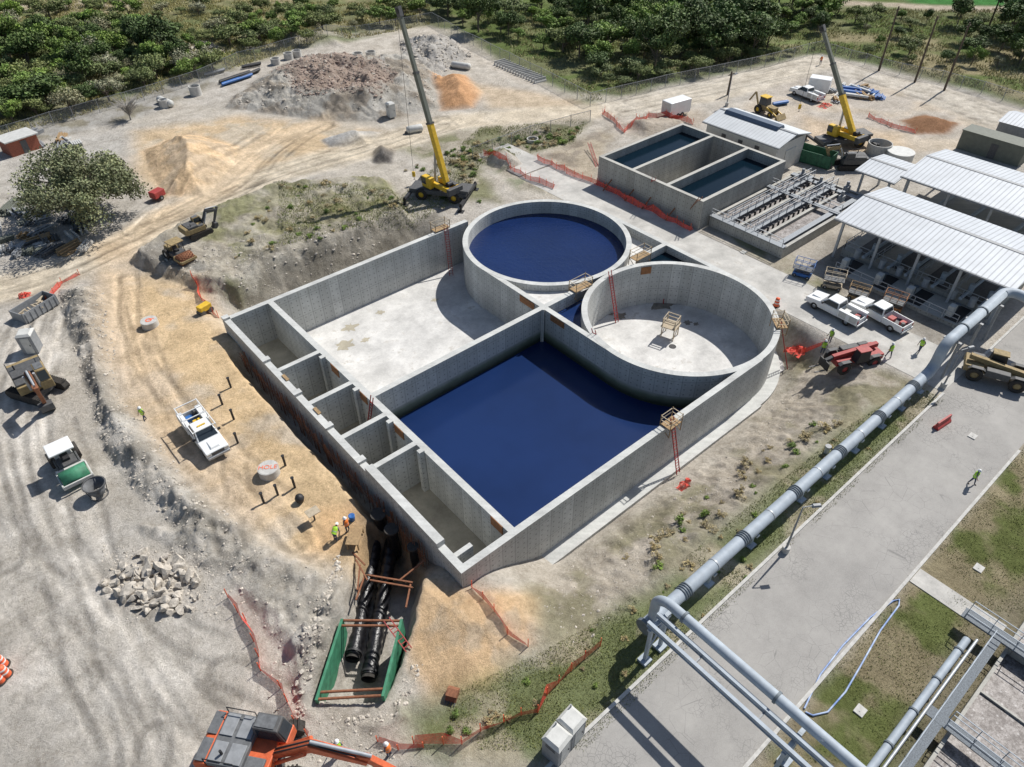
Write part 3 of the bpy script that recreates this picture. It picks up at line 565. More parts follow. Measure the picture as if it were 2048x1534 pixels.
e2=thing('treatment_equipment','pumps and pipes under the far large shelter','equipment',(0,0,0)); ob('base',MB().box(94,102,13,30,0,1.2),'concrete_old',e2); [ob('pipework',MB().cyl((93.2,y,1.8),(102,y,1.8),.25),'pipe',e2) for y in(15,19,24,28)]
g=P(1980,310); b=thing('storage_container','dark olive flat-topped container behind the far shelter','container',g,0); ob('body',MB().box(-1.5,1.5,-4.4,4.4,0,2.8),'olive',b,.03); ob('roof_rim',MB().box(-1.6,1.6,-4.5,4.5,2.8,2.95),'olive',b); ob('door',MB().box(-1.56,-1.5,-1,0,.1,2.2),'darkgrey',b)
g=P(2035,275); b=thing('utility_shed','pale grey metal shed at the right edge of the photo','shed',g,0); ob('wall',MB().box(-3,3,-2.5,2.5,0,2.6),'grey',b); ob('roof',MB().pxz([(-3.2,2.6),(0,3.3),(3.2,2.6)],-2.7,2.7),'roof_metal',b)
g=P(45,300); b=thing('brick_shed','small red brick shed with a pale flat roof at left edge','shed',g,HD((45,300),(75,290))); ob('wall',MB().box(-2.2,2.2,-1.6,1.6,-.3,2.2),'brick',b); ob('roof',MB().box(-2.5,2.5,-1.9,1.9,2.2,2.36),'offwhite',b); ob('door',MB().box(-.4,.5,-1.66,-1.6,0,1.9),'darkgrey',b)
# ---------- big pipe
pp=thing('large_pipe','thick blue-grey elevated pipe running along the road on supports','pipe',(0,0,0)); Yp=13.35; zp=1.9; R0=.47
def pipe(pts,r): return MB().tube(pts,r,24)
def arcpts(c,u,v,r,n=8,a0=0,a1=90): c=Vector(c);u=Vector(u);v=Vector(v); return [c+u*r*math.cos(rad(a0+(a1-a0)*i/n))+v*r*math.sin(rad(a0+(a1-a0)*i/n)) for i in range(n+1)]
ob('pipe_run',pipe([(22.6,Yp,zp),(61.2,Yp,zp)],R0),'pipe',pp)
ob('pipe_rise',pipe([(61.2,Yp,zp)]+arcpts((61.4,Yp,zp+1.1),(0,0,-1),(1,0,0),1.1)+arcpts((63.6,Yp,3.7),(-1,0,0),(0,0,1),1.1)+[(74.5,Yp,4.8)]+arcpts((74.5,Yp-1.2,4.8),(0,1,0),(1,0,0),1.2)+[(75.7,4,4.8)],R0+.02),'pipe',pp)
for x in (26.5,33.2,39.8,46.3,52.6,58.6):
    for k in(-.3,-.1,.1,.3): ob('coupling',MB().cyl((x+k-.035,Yp,zp),(x+k+.035,Yp,zp),R0+.075,n=24),'pipe_dark',pp)
for x in (29.8,36.5,43,49.4,55.6): ob('pipe_band',MB().cyl((x-.05,Yp,zp),(x+.05,Yp,zp),R0+.03,n=24),'steel',pp)
for x in (66.,70.): ob('pipe_band',MB().cyl((x-.08,Yp,4.8),(x+.08,Yp,4.8),R0+.1,n=24),'pipe_dark',pp)
ob('end_flange',MB().cyl((22.35,Yp,zp),(22.6,Yp,zp),R0+.16,n=24),'pipe_dark',pp)
for x in (24.5,29.5,34.6,41.3,45,49.5,54,57.5,61): ob('support',MB().box(x-.12,x+.12,Yp-.2,Yp+.2,-.3,zp-R0-.05).box(x-.16,x+.16,Yp-.5,Yp+.5,zp-R0-.1,zp-R0+.08).box(x-.35,x+.35,Yp-.45,Yp+.45,-.3,.12),'pipe',pp)
for x in (64.5,69,73.5):
    mb=MB(); mb.box(x-.12,x+.12,Yp-.7,Yp-.5,-.2,4.1).box(x-.12,x+.12,Yp+.5,Yp+.7,-.2,4.1).box(x-.14,x+.14,Yp-.8,Yp+.8,4.1,4.25); ob('support',mb,'grey',pp)
cp=thing('crossing_pipe','narrower grey pipe bridging over the road at the bottom right','pipe',(0,0,0)); zc=5.0
ob('pipe_run',pipe([(23.2,Yp,zp+.3)]+[(23.2,Yp,3.6)]+arcpts((23.2,Yp-1.2,3.8),(0,1,0),(0,0,1),1.2)+[(23.2,-14,zc)],.33),'pipe',cp)
for y in(11.2,4.6,-2): ob('coupling',MB().cyl((23.2,y-.08,zc),(23.2,y+.08,zc),.41,n=20),'pipe_dark',cp)
for x in(21.5,22.4): ob('beam',MB().box(x-.05,x+.05,-14,12.6,4.25,4.6).box(x-.11,x+.11,-14,12.6,4.6,4.66).box(x-.11,x+.11,-14,12.6,4.19,4.25),'pipe',cp)
for y in np.arange(-13,12.5,4.4): ob('cross_brace',MB().box(21.62,22.28,y,y+.1,4.3,4.45),'grey',cp)
for y in(12.3,2.7):
    mb=MB()
    for x in(21.6,23.1): mb.box(x-.11,x+.11,y-.11,y+.11,-.2,4.14).box(x-.35,x+.35,y-.35,y+.35,-.2,.25)
    mb.bar((21.6,y,1),(23.1,y,3.9),.1).box(21.3,23.5,y-.13,y+.13,3.95,4.13); ob('support_frame',mb,'pipe',cp)
def lamp(c,h,lbl,rz=0,m='grey'):
    t=thing('lamp_post',lbl,'lamp post',c,rz,None); ob('pole',MB().cyl((0,0,.3),(0,0,h),.09,.05,10),m,t); ob('base',MB().cyl((0,0,-.3),(0,0,.6),.28,n=16),'precast',t)
    ob('arm',MB().bar((0,0,h),(.9,0,h+.1),.06),m,t); ob('lamp_head',MB().tap((.6,1.3,-.16,.16),(.7,1.25,-.1,.1),h+.02,h+.18),m,t)
lamp(P(1570,1103),5.2,'grey lamp post standing beside the pipe at mid road',-.6); lamp(P(1885,775),4.5,'lamp post beside the pipe where it rises',-.4); lamp(P(1453,212),5,'lamp post beside the upper gravel yard road',0)
# ---------- bottom right basin
br=thing('settling_basin','frothy basin with walkways in the bottom right corner','basin',(0,0,0))
mb=MB(); mb.box(27.2,27.4,-30,-2.8,-5,.7).box(27.4,60,-3.,-2.8,-5,.7); ob('wall',mb,'concrete_old',br)
ob('divider_wall',MB().box(39.8,40.1,-30,-3.,-5,.9),'concrete_old',br)
ob('froth',MB().box(27.4,60,-30,-3.,-5,.35),'froth',br)
ob('walkway',MB().box(39.5,40.4,-30,.2,1.2,1.28),'grating_dark',br); ob('walkway',MB().box(31.3,32.1,-30,-1.4,1.2,1.28),'grating_dark',br); ob('walkway',MB().box(26,39.48,-2.4,-1.8,1.2,1.27),'grating_dark',br)
for x,y1 in((39.52,0),(40.38,0),(31.32,-2.5),(32.08,-2.5)): ob('railing',rail(MB(),[(x,-28,1.28),(x,y1,1.28)],1.,1.5,.045),'pipe',br)
ob('railing',rail(MB(),[(26,-1.82,1.27),(39.3,-1.82,1.27)],1.,1.5,.045),'pipe',br)
for x in(35.8,43.5): ob('channel_wall',MB().box(x,x+.14,-30,-3.,.1,.5),'concrete_old',br)
sp_=thing('feed_pipe','grey pipe along the edge of the bottom right basin','pipe',(0,0,0)); ob('pipe_run',pipe([(12,-.85,1.1),(38.2,-.85,1.1)],.24),'pipe',sp_)
ob('pipe_rise',pipe([(38.2,-.85,1.1)]+arcpts((38.2,-.85,1.7),(0,0,-1),(1,0,0),.6,6)+[(38.8,-.85,2.4)],.24),'pipe',sp_)
for x in (18,23.5,28,31,34,37): ob('coupling',MB().cyl((x-.06,-.85,1.1),(x+.06,-.85,1.1),.3,n=16),'pipe_dark',sp_); ob('support',MB().box(x+.6,x+.75,-1.,-.7,-.2,.87),'grey',sp_)
ob('bypass_pipe',pipe([(12,-1.3,1.3),(38.5,-1.3,1.3)],.09),'steel',sp_)
tag(ob('hose',MB().tube([P(a,b,.08) for a,b in [(1608,1418),(1640,1350),(1685,1292),(1740,1236),(1785,1203),(1798,1200),(1797,1212),(1760,1262),(1722,1330),(1690,1385),(1655,1425),(1625,1432),(1610,1425)]],.06,8),'hose'),'blue and white hose lying in a long loop on the verge','hose')
for (a,b,l) in ((1720,1422,'square concrete hatch on the verge inside the hose loop end'),(1957,1137,'small round manhole lid on the verge above the path'),(1945,873,'rectangular patch cover set in the asphalt road'),(1487,505,'small pale box on the verge beside the lane')): o=ob('hatch_cover',MB().box(-.35,.35,-.3,.3,0,.08).box(-.12,.12,-.03,.03,.08,.11),'precast'); o.location=P(a,b,.02); tag(o,l,'hatch')
# ---------- vehicles
def wheel(par,x,y,r,w,rim='steel',z=None):
    z=r if z is None else z; Mx=Matrix.Translation((x,y,z))@Matrix.Rotation(PI/2,4,'X')
    o=ob('wheel',MB().lathe([(r*.5,-w/2),(r*.93,-w/2),(r,-w*.35),(r,w*.35),(r*.93,w/2),(r*.5,w/2),(r*.5,-w/2)],Mx,22),'rubber',par)
    ob('rim',MB().lathe([(.001,-w*.38),(r*.25,-w*.42),(r*.52,-w*.3),(r*.52,w*.3),(r*.25,w*.42),(.001,w*.38)],Mx,16),rim,o)
def pickup(lbl,c,rz,service=False,rack=False):
    t=thing('pickup_truck',lbl,'pickup truck',c,rz)
    ob('body',MB().pxz([(-.7,.5),(3.,.5),(3.1,.75),(3.05,1.08),(1.55,1.25),(1.4,1.28),(-.7,1.28)],-.98,.98),'white',t,.06)
    cab=ob('cab',MB().tap((-.68,1.5,-.94,.94),(-.5,.75,-.76,.76),1.28,1.92),'white',t,.06)
    ob('windscreen',MB().add([(1.47,-.82,1.32),(1.47,.82,1.32),(.82,.7,1.89),(.82,-.7,1.89)],[(0,1,2,3)]),'glass',t)
    ob('rear_window',MB().add([(-.69,-.78,1.36),(-.69,.78,1.36),(-.56,.66,1.8),(-.56,-.66,1.8)],[(0,1,2,3)]),'glass',t)
    ob('hood_scoop',MB().tap((1.7,2.8,-.45,.45),(1.8,2.7,-.35,.35),1.1,1.27),'white',t,.03)
    for s in(-1,1):
        ob('side_window',MB().add([(-.55,s*.955,1.33),(1.2,s*.955,1.33),(.68,s*.80,1.85),(-.45,s*.80,1.85)],[(0,1,2,3)]),'glass',t)
        ob('headlight',MB().box(3.02,3.12,s*.78-.15,s*.78+.15,.85,1.02),'offwhite',t); ob('mirror',MB().box(1.0,1.15,min(s*.98,s*1.22),max(s*.98,s*1.22),1.3,1.5),'black',t); ob('taillight',MB().box(-3.06,-3.0,s*.85-.08,s*.85+.08,.8,1.1),'red',t)
        for x in(1.95,-1.85): wheel(t,x,s*.85,.42,.28)
    ob('grille',MB().box(3.04,3.11,-.55,.55,.72,1.02),'darkgrey',t)
    for q in((3.0,3.2),(-3.15,-3.0)): ob('bumper',MB().box(q[0],q[1],-.95,.95,.43,.66),'steel',t,.03)
    ob('chassis',MB().box(-2.9,2.8,-.6,.6,.35,.55),'black',t)
    bd=MB().box(-3,-.75,-.95,.95,.55,.72)
    if service:
        bd.box(-3,-.75,-1.05,-.6,.6,1.45).box(-3,-.75,.6,1.05,.6,1.45).box(-3.02,-2.95,-.6,.6,.7,1.2); sb=ob('service_body',bd,'white',t,.02)
        for s in(-1,1):
            for x in(-2.9,-1.7): ob('cabinet_door',MB().box(x,x+.8,s*1.06-.01,s*1.06+.01,.75,1.38),'offwhite',sb)
        ob('bed_liner',MB().box(-2.95,-.78,-.59,.59,.721,.74),'weathered',sb)
    else: bd.box(-3,-.75,-.98,-.88,.55,1.22).box(-3,-.75,.88,.98,.55,1.22).box(-3.03,-2.95,-.9,.9,.6,1.2); sb=ob('cargo_bed',bd,'white',t,.02); ob('bed_liner',MB().box(-2.95,-.78,-.87,.87,.721,.74),'weathered',sb)
    ob('cargo',MB().box(-2.6,-2.1,-.5,.1,.74,1.1),'red' if not rack else 'blue',t);ob('cargo',MB().box(-1.6,-1,-.2,.5,.74,1.2),'yellow' if rack else ('offwhite' if service else 'red'),t); ob('cargo',MB().cyl((-2.6,.3,.74),(-2.6,.3,1.3),.18),'darkgrey',t)
    if rack:
        mb=MB()
        for x in(-2.9,-1.8,-.85): mb.bar((x,-.98,1.4),(x,-.98,2.15),.06).bar((x,.98,1.4),(x,.98,2.15),.06).bar((x,-1,2.15),(x,1,2.15),.07)
        for s in(-1,1): mb.bar((-3,s*.98,2.15),(1.2,s*.98,2.15),.07)
        mb.bar((1.1,-.98,2.15),(1.1,.98,2.15),.06).bar((1.1,-.98,1.5),(1.1,-.98,2.15),.05).bar((1.1,.98,1.5),(1.1,.98,2.15),.05); ob('ladder_rack',mb,'white',t)
        ob('light_bar',MB().box(.25,.4,-.35,.35,1.92,1.99),'yellow',t)
    return t
pickup('white work truck with ladder rack parked on the tan dirt left of the tank',P(412,878),HD((380,830),(445,915)),True,True)
pickup('white service truck with tool cabinets parked left of the other white truck',P(1668,628),HD((1712,655),(1622,608)),True)
pickup('white pickup truck with red cargo parked right of the service truck',P(1757,640),HD((1808,668),(1712,615)))
pickup('white work truck parked near the blue stacks in the upper right yard',P(1612,196),HD((1640,205),(1590,185)),True)
def excav(lbl,c,rz,s=1.,body='dull_yellow',top='darkgrey',arm='dull_yellow',bk='darkgrey',trz=0,fold=0,big=False):
    t=thing('excavator',lbl,'excavator',c,rz); t.scale=(s,)*3
    Rz=Matrix.Rotation(trz,4,'Z')
    for y in(-1.2,1.2):
        mb=MB(); mb.pxz([(-2.1,.2),(-1.8,0),(1.8,0),(2.1,.2),(2.2,.5),(2.,.8),(1.7,.9),(-1.7,.9),(-2.,.8),(-2.2,.5)],y-.3,y+.3)
        for i in range(18): x=-1.85+i*.22; mb.box(x,x+.1,y-.34,y+.34,.9,.95)
        mb.v=[tuple(Rz@Vector(v)) for v in mb.v]; ob('track',mb,'rubber',t)
    mb=MB().box(-1.2,1.2,-1,1,.4,.95); mb.v=[tuple(Rz@Vector(v)) for v in mb.v]; ob('undercarriage',mb,'darkgrey',t)
    h=ob('house',MB().box(-2.1,1.1,-1.35,1.35,1.05,1.9),body,t,.06); ob('engine_cover',MB().box(-2.,-.1,-1.3,1.3,1.9,2.3),top,t,.05); ob('tool_box',MB().box(-.1,.9,-1.3,-.55,1.9,2.1),top,t,.05)
    ob('counterweight',MB().pxz([(-2.75,1.1),(-2.05,1.05),(-2.05,2.2),(-2.6,2.15),(-2.8,1.9)],-1.35,1.35),body,t,.08); ob('exhaust',MB().cyl((-1.3,-.8,2.3),(-1.3,-.8,2.75),.07),'black',t)
    if big:
        for q in ((-2.75,-2.05,-1.25,-.1),(-2.75,-2.05,.1,1.25)): ob('top_panel',MB().box(q[0]+.1,q[1]-.05,q[2],q[3],2.2,2.26),top,h,.02)
        for q in ((-1.9,-1.2,-1.2,-.2),(-1.9,-1.2,.1,1.2),(-1.,-.2,-1.2,-.2),(-1.,-.2,.1,1.2)): ob('hatch',MB().box(*q,2.3,2.38),'grey',h,.02)
    cb=ob('cab',MB().tap((-.25,1.5,.4,1.35),(-.15,1.2,.45,1.3),1.9,2.95),'darkgrey' if big else body,t,.05); ob('cab_base',MB().box(-.3,1.55,.38,1.37,1.1,1.9),body,t,.05)
    ob('windscreen',MB().add([(1.53,.5,2.),(1.53,1.25,2.),(1.26,1.22,2.85),(1.26,.52,2.85)],[(0,1,2,3)]),'glass',cb)
    ob('side_window',MB().add([(0,1.36,2.),(1.3,1.36,2.),(1.1,1.325,2.8),(0,1.325,2.8)],[(0,1,2,3)]),'glass',cb)
    ob('side_window',MB().add([(0,.385,2.),(1.3,.385,2.),(1.1,.44,2.8),(0,.44,2.8)],[(0,1,2,3)]),'glass',cb)
    ob('roof_hatch',MB().box(-.05,1.,.55,1.2,2.96,3.),'weathered',cb)
    if fold==1: B=[(1.,1.6),(2.4,3.6),(4.2,3.2)];K=(3.2,1.0)
    elif fold==2: B=[(1.,1.6),(3.4,3.5),(6.2,3.0)];K=(8.2,1.6)
    else: B=[(1.,1.6),(3.1,3.5),(5.8,2.6)];K=(5.0,.9)
    (ax,azz),(bx,bz),(cx,cz)=B
    ob('boom',MB().pxz([(ax,azz-.2),(ax,azz+.25),(bx-.1,bz+.35),(cx+.1,cz+.18),(cx,cz-.2),(bx,bz-.35)],-.28,.18),arm,t,.03)
    kx,kz=K
    if fold==2: ob('stick',MB().pxz([(cx-.5,cz+.5),(cx+.1,cz+.55),(kx+.1,kz+.15),(kx,kz-.15),(cx,cz-.1)],-.2,.1),arm,t,.03)
    else: ob('stick',MB().pxz([(cx+.55,cz+.45),(cx+.25,cz+.5),(cx-.25,cz-.05),(kx-.15,kz-.05),(kx+.18,kz-.05)],-.2,.1),arm,t,.03)
    ob('bucket',MB().pxz([(kx-.1,kz+.1),(kx+.5,kz+.05),(kx+.55,kz-.5),(kx+.1,kz-.95),(kx-.6,kz-.85),(kx-.3,kz-.5)],-.6,.5),bk,t,.03)
    for y in(-.45,.35): ob('boom_cylinder',MB().cyl((1.2,y,1.4),(bx-.2,y,bz-.1),.1),arm if big else 'steel',t)
    ob('stick_cylinder',MB().cyl((bx,-.05,bz+.45),(cx+.3,-.05,cz+.6),.09),'steel',t)
    for y in(-1.3,1.3): ob('handrail',MB().tube([(-2,y,2.2),(-2,y,2.75),(-.4,y,2.75),(-.4,y,2.2)],.03,6),'black',t)
    for y in(-.16,.04): ob('hydraulic_hose',MB().tube([(1.1,y,1.95),(bx,y,bz+.42),(cx-.3,y,cz+.42)],.045,6),'black',t)
    return t
excav('large orange excavator with dark grey top and low boom at the bottom edge',P(528,1522),HD((530,1500),(770,1545)),1.12,'orange','weathered','orange','darkgrey',.35,2,True)
excav('dusty yellow excavator working on the left grey berm',P(80,785),HD((70,750),(112,825)),1.05,'dull_yellow','darkgrey','rust','darkgrey',.5,1)
excav('small excavator with raised arm behind the soil compactor',P(398,468),HD((395,470),(440,452)),.68,'dull_yellow','darkgrey','darkgrey','darkgrey',0,1)
excav('dark excavator parked between the second crane and the precast rings',P(1695,335),HD((1710,335),(1670,335)),.85,'darkgrey','darkgrey','dull_yellow','darkgrey',0,1)
def roller(lbl,c,rz,body,drum,roof=True,cat='road roller',pad=False,s=1.):
    t=thing('road_roller',lbl,cat,c,rz); t.scale=(s,)*3
    Mx=Matrix.Translation((1.7,0,.75))@Matrix.Rotation(PI/2,4,'X'); mb=MB().lathe([(.001,-1),(.65,-1.02),(.75,-1.),(.75,1.),(.65,1.02),(.001,1)],Mx,28)
    if pad:
        for i in range(14):
            for k in range(7):
                a=2*PI*(i+.5*(k%2))/14; mb.box(-.08,.08,-.06,.06,.74,.84,Matrix.Translation((1.7,-.9+k*.3,.75))@Matrix.Rotation(a,4,'Y'))
    ob('drum',mb,drum,t); ob('drum_frame',MB().box(.7,2.7,-1.18,-1.06,.6,.95).box(.7,2.7,1.06,1.18,.6,.95).box(2.58,2.72,-1.18,1.18,.6,.95).box(.6,.9,-1.1,1.1,.6,1.1),body,t,.03)
    ob('engine_hood',MB().tap((-2.4,-.7,-.7,.7),(-2.2,-.7,-.6,.6),.8,1.7),body,t,.06); ob('deck',MB().box(-.7,.7,-.9,.9,.7,1.2),'darkgrey',t,.03); ob('seat',MB().box(-.4,.1,-.3,.3,1.2,1.45).box(-.5,-.38,-.3,.3,1.4,1.95),'black',t)
    for y in(-.95,.95): wheel(t,-1.4,y,.72,.45,'offwhite')
    for x in(-.6,.6):
        for y in(-.75,.75): ob('canopy_post',MB().bar((x,y,1.2),(x,y,2.7),.07),'black',t)
    ob('canopy_roof',MB().box(-.85,.85,-.95,.95,2.7,2.85),'white' if roof else 'dull_yellow',t,.05)
roller('white-roofed road roller with a bright green drum on the left dirt yard',P(145,940),HD((130,905),(158,955)),'offwhite','green')
roller('padfoot soil compactor with tan canopy beside the haul road',P(360,518),HD((335,492),(392,524)),'dull_yellow','rust',False,'soil compactor',True,.85)
def tele(lbl,c,rz,colr,s=1.):
    t=thing('telehandler',lbl,'telehandler',c,rz); t.scale=(s,)*3
    ob('chassis',MB().box(-2.6,2.2,-.55,.55,.6,1.2).box(-2.7,-1.2,-1.,1.,.8,1.45),colr,t,.05)
    for x in(-1.7,1.7):
        for y in(-1.05,1.05): wheel(t,x,y,.68,.42,colr)
    ob('cab',MB().tap((-.9,.6,.35,1.2),(-.8,.35,.4,1.15),1.1,2.35),'black',t,.04); ob('cab_roof',MB().box(-.85,.45,.35,1.2,2.35,2.45),colr,t)
    ob('engine_cover',MB().box(-1.,.9,-1.25,-.6,.9,1.55),'darkgrey',t,.05)
    ob('boom',MB().bar((-2.5,-.1,1.9),(2.4,-.1,1.35),.42,.45),colr,t,.03); ob('boom_extension',MB().bar((2.4,-.1,1.35),(3.1,-.1,1.1),.32,.34),'darkgrey',t)
    ob('fork_carriage',MB().box(3.1,3.2,-.8,.6,.3,1.2),'black',t)
    for y in(-.5,.35): ob('fork',MB().box(3.2,4.4,y-.07,y+.07,.28,.34),'darkgrey',t)
    for x in(-1.7,1.7):
        for y in(-1.05,1.05): ob('fender',MB().pxz([(x-.75,1.3),(x-.45,1.5),(x+.45,1.5),(x+.75,1.3),(x+.45,1.43),(x-.45,1.43)],y-.2,y+.2),'darkgrey',t)
tele('red telehandler with forks parked by the dry round cell',P(1700,728),HD((1745,718),(1655,738)),'red')
tele('dusty yellow telehandler under the raised pipe at the right edge',P(1985,758),HD((1925,738),(2035,768)),'dull_yellow',1.05)
def rayat(px,py,t_):
    d=fw+cr*((px-1024)/F)-cu*((py-767)/F); return Vector((0,0,CH))+d*t_
def crane(lbl,c,rzb,tip,hookz):
    t=thing('mobile_crane',lbl,'crane',c,rzb); inv=(Matrix.Translation(c)@Matrix.Rotation(rzb,4,'Z')).inverted()
    ob('carrier',MB().box(-4,4,-1.3,1.3,.9,1.5).box(2.6,4.3,-1.2,1.2,1.5,1.9),'darkgrey',t,.05)
    for x in(-2.3,2.3):
        for y in(-1.2,1.2): wheel(t,x,y,.8,.55,'yellow')
    for x in(-3.9,3.9):
        ob('outrigger',MB().box(x-.2,x+.2,-3.4,3.4,.75,1.05).box(x-.12,x+.12,-3.4,-3.15,.1,1.2).box(x-.12,x+.12,3.15,3.4,.1,1.2).box(x-.4,x+.4,-3.7,-2.9,.02,.12).box(x-.4,x+.4,2.9,3.7,.02,.12),'black',t)
    tl=inv@Vector(tip); hz=Vector((tl.x,tl.y,0)).normalized(); sd=Vector((-hz.y,hz.x,0)); a=math.atan2(hz.y,hz.x); Mr=Matrix.Rotation(a,4,'Z')
    ob('turntable',MB().cyl((0,0,1.5),(0,0,1.8),.9,n=20),'black',t)
    ob('superstructure',MB().box(-2.7,1.,-1.0,-.5,1.8,2.5,Mr).box(-2.7,1.,.5,.95,1.8,2.4,Mr),'yellow',t,.04); ob('engine_deck',MB().box(-2.6,.6,-1.05,-.45,2.5,2.58,Mr),'darkgrey',t)
    ob('counterweight',MB().box(-3.3,-2.7,-1.2,1.2,1.6,2.5,Mr),'darkgrey',t,.06); cb=ob('cab',MB().box(.2,1.9,.75,1.55,1.6,3.1,Mr),'yellow',t,.06); ob('cab_window',MB().box(1.,1.93,.72,1.58,2.1,2.95,Mr),'glass',cb)
    ob('winch',MB().cyl(Mr@Vector((-2.,-.4,2.6)),Mr@Vector((-2.,.4,2.6)),.35),'black',t)
    st=Mr@Vector((-1.4,0,2.5)); pl=st; d=tl-pl; L=d.length; u=d.normalized(); f1=.37
    ob('boom_base',MB().bar(pl,pl+u*L*f1,.62,.78),'yellow',t,.03); ob('boom_section',MB().bar(pl+u*L*f1,pl+u*L*.66,.5,.62),'olive',t); ob('boom_section',MB().bar(pl+u*L*.66,pl+u*L*.97,.4,.5),'olive',t)
    for k in(f1,.66): ob('boom_collar',MB().bar(pl+u*(L*k-.1),pl+u*(L*k+.12),.72 if k==f1 else .58,.88 if k==f1 else .72),'darkgrey',t)
    ob('boom_head',MB().bar(pl+u*L*.96,tl+u*.3,.5,.7),'darkgrey',t); ob('boom_sheave',MB().cyl(tl+sd*.3-Vector((0,0,.2)),tl-sd*.3-Vector((0,0,.2)),.32),'black',t)
    ob('lift_cylinder',MB().cyl(Mr@Vector((1.,0,1.9)),pl+u*L*.26,.17,n=14),'steel',t)
    tb=tl+Vector((hz.x*.4,hz.y*.4,0)); ob('hoist_cable',MB().cyl(tb,(tb.x,tb.y,hookz+.6),.025,n=6),'black',t); hk=ob('hook_block',MB().box(tb.x-.2,tb.x+.2,tb.y-.1,tb.y+.1,hookz,hookz+.7),'yellow',t); ob('hook',MB().tube([(tb.x,tb.y,hookz),(tb.x,tb.y,hookz-.2),(tb.x+.12,tb.y,hookz-.35),(tb.x,tb.y,hookz-.45),(tb.x-.12,tb.y,hookz-.38)],.04,6),'black',hk)
crane('yellow mobile crane with tall raised boom beside the full round cell',P(882,395),HD((820,385),(950,400)),rayat(797,18,85.0),1.2)
crane('yellow mobile crane with raised boom in the upper right yard',P(1680,292),HD((1640,290),(1720,280)),rayat(1645,55,104),3)
def backhoe(lbl,c,rz):
    t=thing('backhoe_loader',lbl,'backhoe',c,rz); ob('body',MB().box(-1.5,1.9,-.6,.6,.7,1.5),'dull_yellow',t,.05)
    for y in(-.8,.8): wheel(t,-1,y,.7,.4,'yellow'); wheel(t,1.5,y,.45,.3,'yellow'); ob('loader_arm',MB().bar((.5,y*.87,1.4),(2.9,y*.87,.5),.12,.2),'yellow',t)
    ob('cab',MB().tap((-1.2,.3,-.65,.65),(-1.1,.1,-.6,.6),1.5,2.7),'glass',t); ob('cab_roof',MB().box(-1.25,.3,-.7,.7,2.7,2.8),'yellow',t); ob('bucket',MB().pxz([(2.8,.1),(3.5,.1),(2.9,.8)],-1.1,1.1),'dull_yellow',t)
    ob('rear_boom',MB().bar((-1.7,0,1),(-2.6,0,2.9),.2,.25).bar((-2.6,0,2.9),(-3.6,0,1.3),.18,.22),'dull_yellow',t)
backhoe('yellow backhoe loader near the white building in the upper yard',P(1530,228),HD((1515,215),(1560,232)))
def trailer(lbl,c,rz,L=4.5):
    t=thing('enclosed_trailer',lbl,'trailer',c,rz); ob('box',MB().box(-L/2,L/2,-1.1,1.1,.5,2.6),'white',t,.05); [wheel(t,x,y,.36,.22) for x in(-.45,.45) for y in(-1.1,1.1)]; ob('drawbar',MB().bar((L/2,-.5,.5),(L/2+1.2,0,.5),.08).bar((L/2,.5,.5),(L/2+1.2,0,.5),.08),'darkgrey',t); ob('door',MB().box(-L/2-.03,-L/2,-.95,.95,.6,2.5),'offwhite',t)
trailer('white enclosed trailer parked beside the upper yard road',P(1350,230),HD((1330,235),(1375,222)))
trailer('white box trailer behind the work truck in upper right yard',P(1635,185),HD((1615,185),(1660,192)),3.5)
def liftbox(lbl,c,rz,m,h=.8,s=1.):
    t=thing('scissor_lift',lbl,'scissor lift',c,rz); t.scale=(s,)*3; ob('base',MB().box(-1.1,1.1,-.55,.55,.2,.6),m,t,.03); [wheel(t,x,y,.22,.15) for x in(-.8,.8) for y in(-.55,.55)]
    mb=MB(); [mb.bar((-.9,y,z),(.9,y,z+h/2),.06).bar((.9,y,z),(-.9,y,z+h/2),.06) for y in(-.4,.4) for z in(.6,.6+h/2)]; ob('scissor_arms',mb,'darkgrey',t)
    ob('platform',MB().box(-1.2,1.2,-.6,.6,.6+h,.72+h),'weathered',t); ob('guard_rail',rail(MB(),[(-1.2,-.6,.7+h),(1.2,-.6,.7+h),(1.2,.6,.7+h),(-1.2,.6,.7+h),(-1.2,-.6,.7+h)],1.1,.8,.05),m,t)
liftbox('blue scissor lift standing apart left of the shelter',P(1603,552),HD((1585,545),(1620,555)),'blue',.5,.9)
liftbox('tan scissor lift behind the first white service truck',P(1663,575),HD((1640,570),(1690,580)),'paletimber',.6,.9); liftbox('brown scissor lift between the tan and orange ones',P(1713,598),HD((1690,590),(1740,605)),'timber',.3,.85); liftbox('orange-based scissor lift behind the rear white pickup',P(1782,618),HD((1760,610),(1805,625)),'form_brown',.5,.9)
# ---------- small objects
def pring(lbl,c,r,h,grp=None,m='precast',name='manhole_ring',wall=.12,cap=False):
    mb=MB().ring(0,0,r-wall,r,-.1,h,28)
    if cap: mb.cyl((0,0,h-.05),(0,0,h+.02),r-wall*.5,n=28)
    o=ob(name,mb,m); o.location=c; return tag(o,lbl,'concrete ring',grp)
o1=pring('concrete manhole barrel with red paint at the upper end of the tan pad',P(302,652),.85,.75,cap=True)
o=pring('white concrete manhole barrel with red lettering on its top',P(540,948),.85,.8,cap=True)
cu_=bpy.data.curves.new('lettering','FONT'); cu_.body='HOLE'; cu_.size=.62; cu_.align_x='CENTER'; cu_.align_y='CENTER'; cu_.extrude=.004
to=bpy.data.objects.new('tmp',cu_); COL.objects.link(to); bpy.context.view_layer.update(); me=bpy.data.meshes.new_from_object(to); bpy.data.objects.remove(to); me.materials.append(M['hazard'])
lo=bpy.data.objects.new('lettering',me); COL.objects.link(lo); lo.parent=o; lo.location=(0,0,.84); lo.rotation_euler=(0,0,az-PI/2+.1)
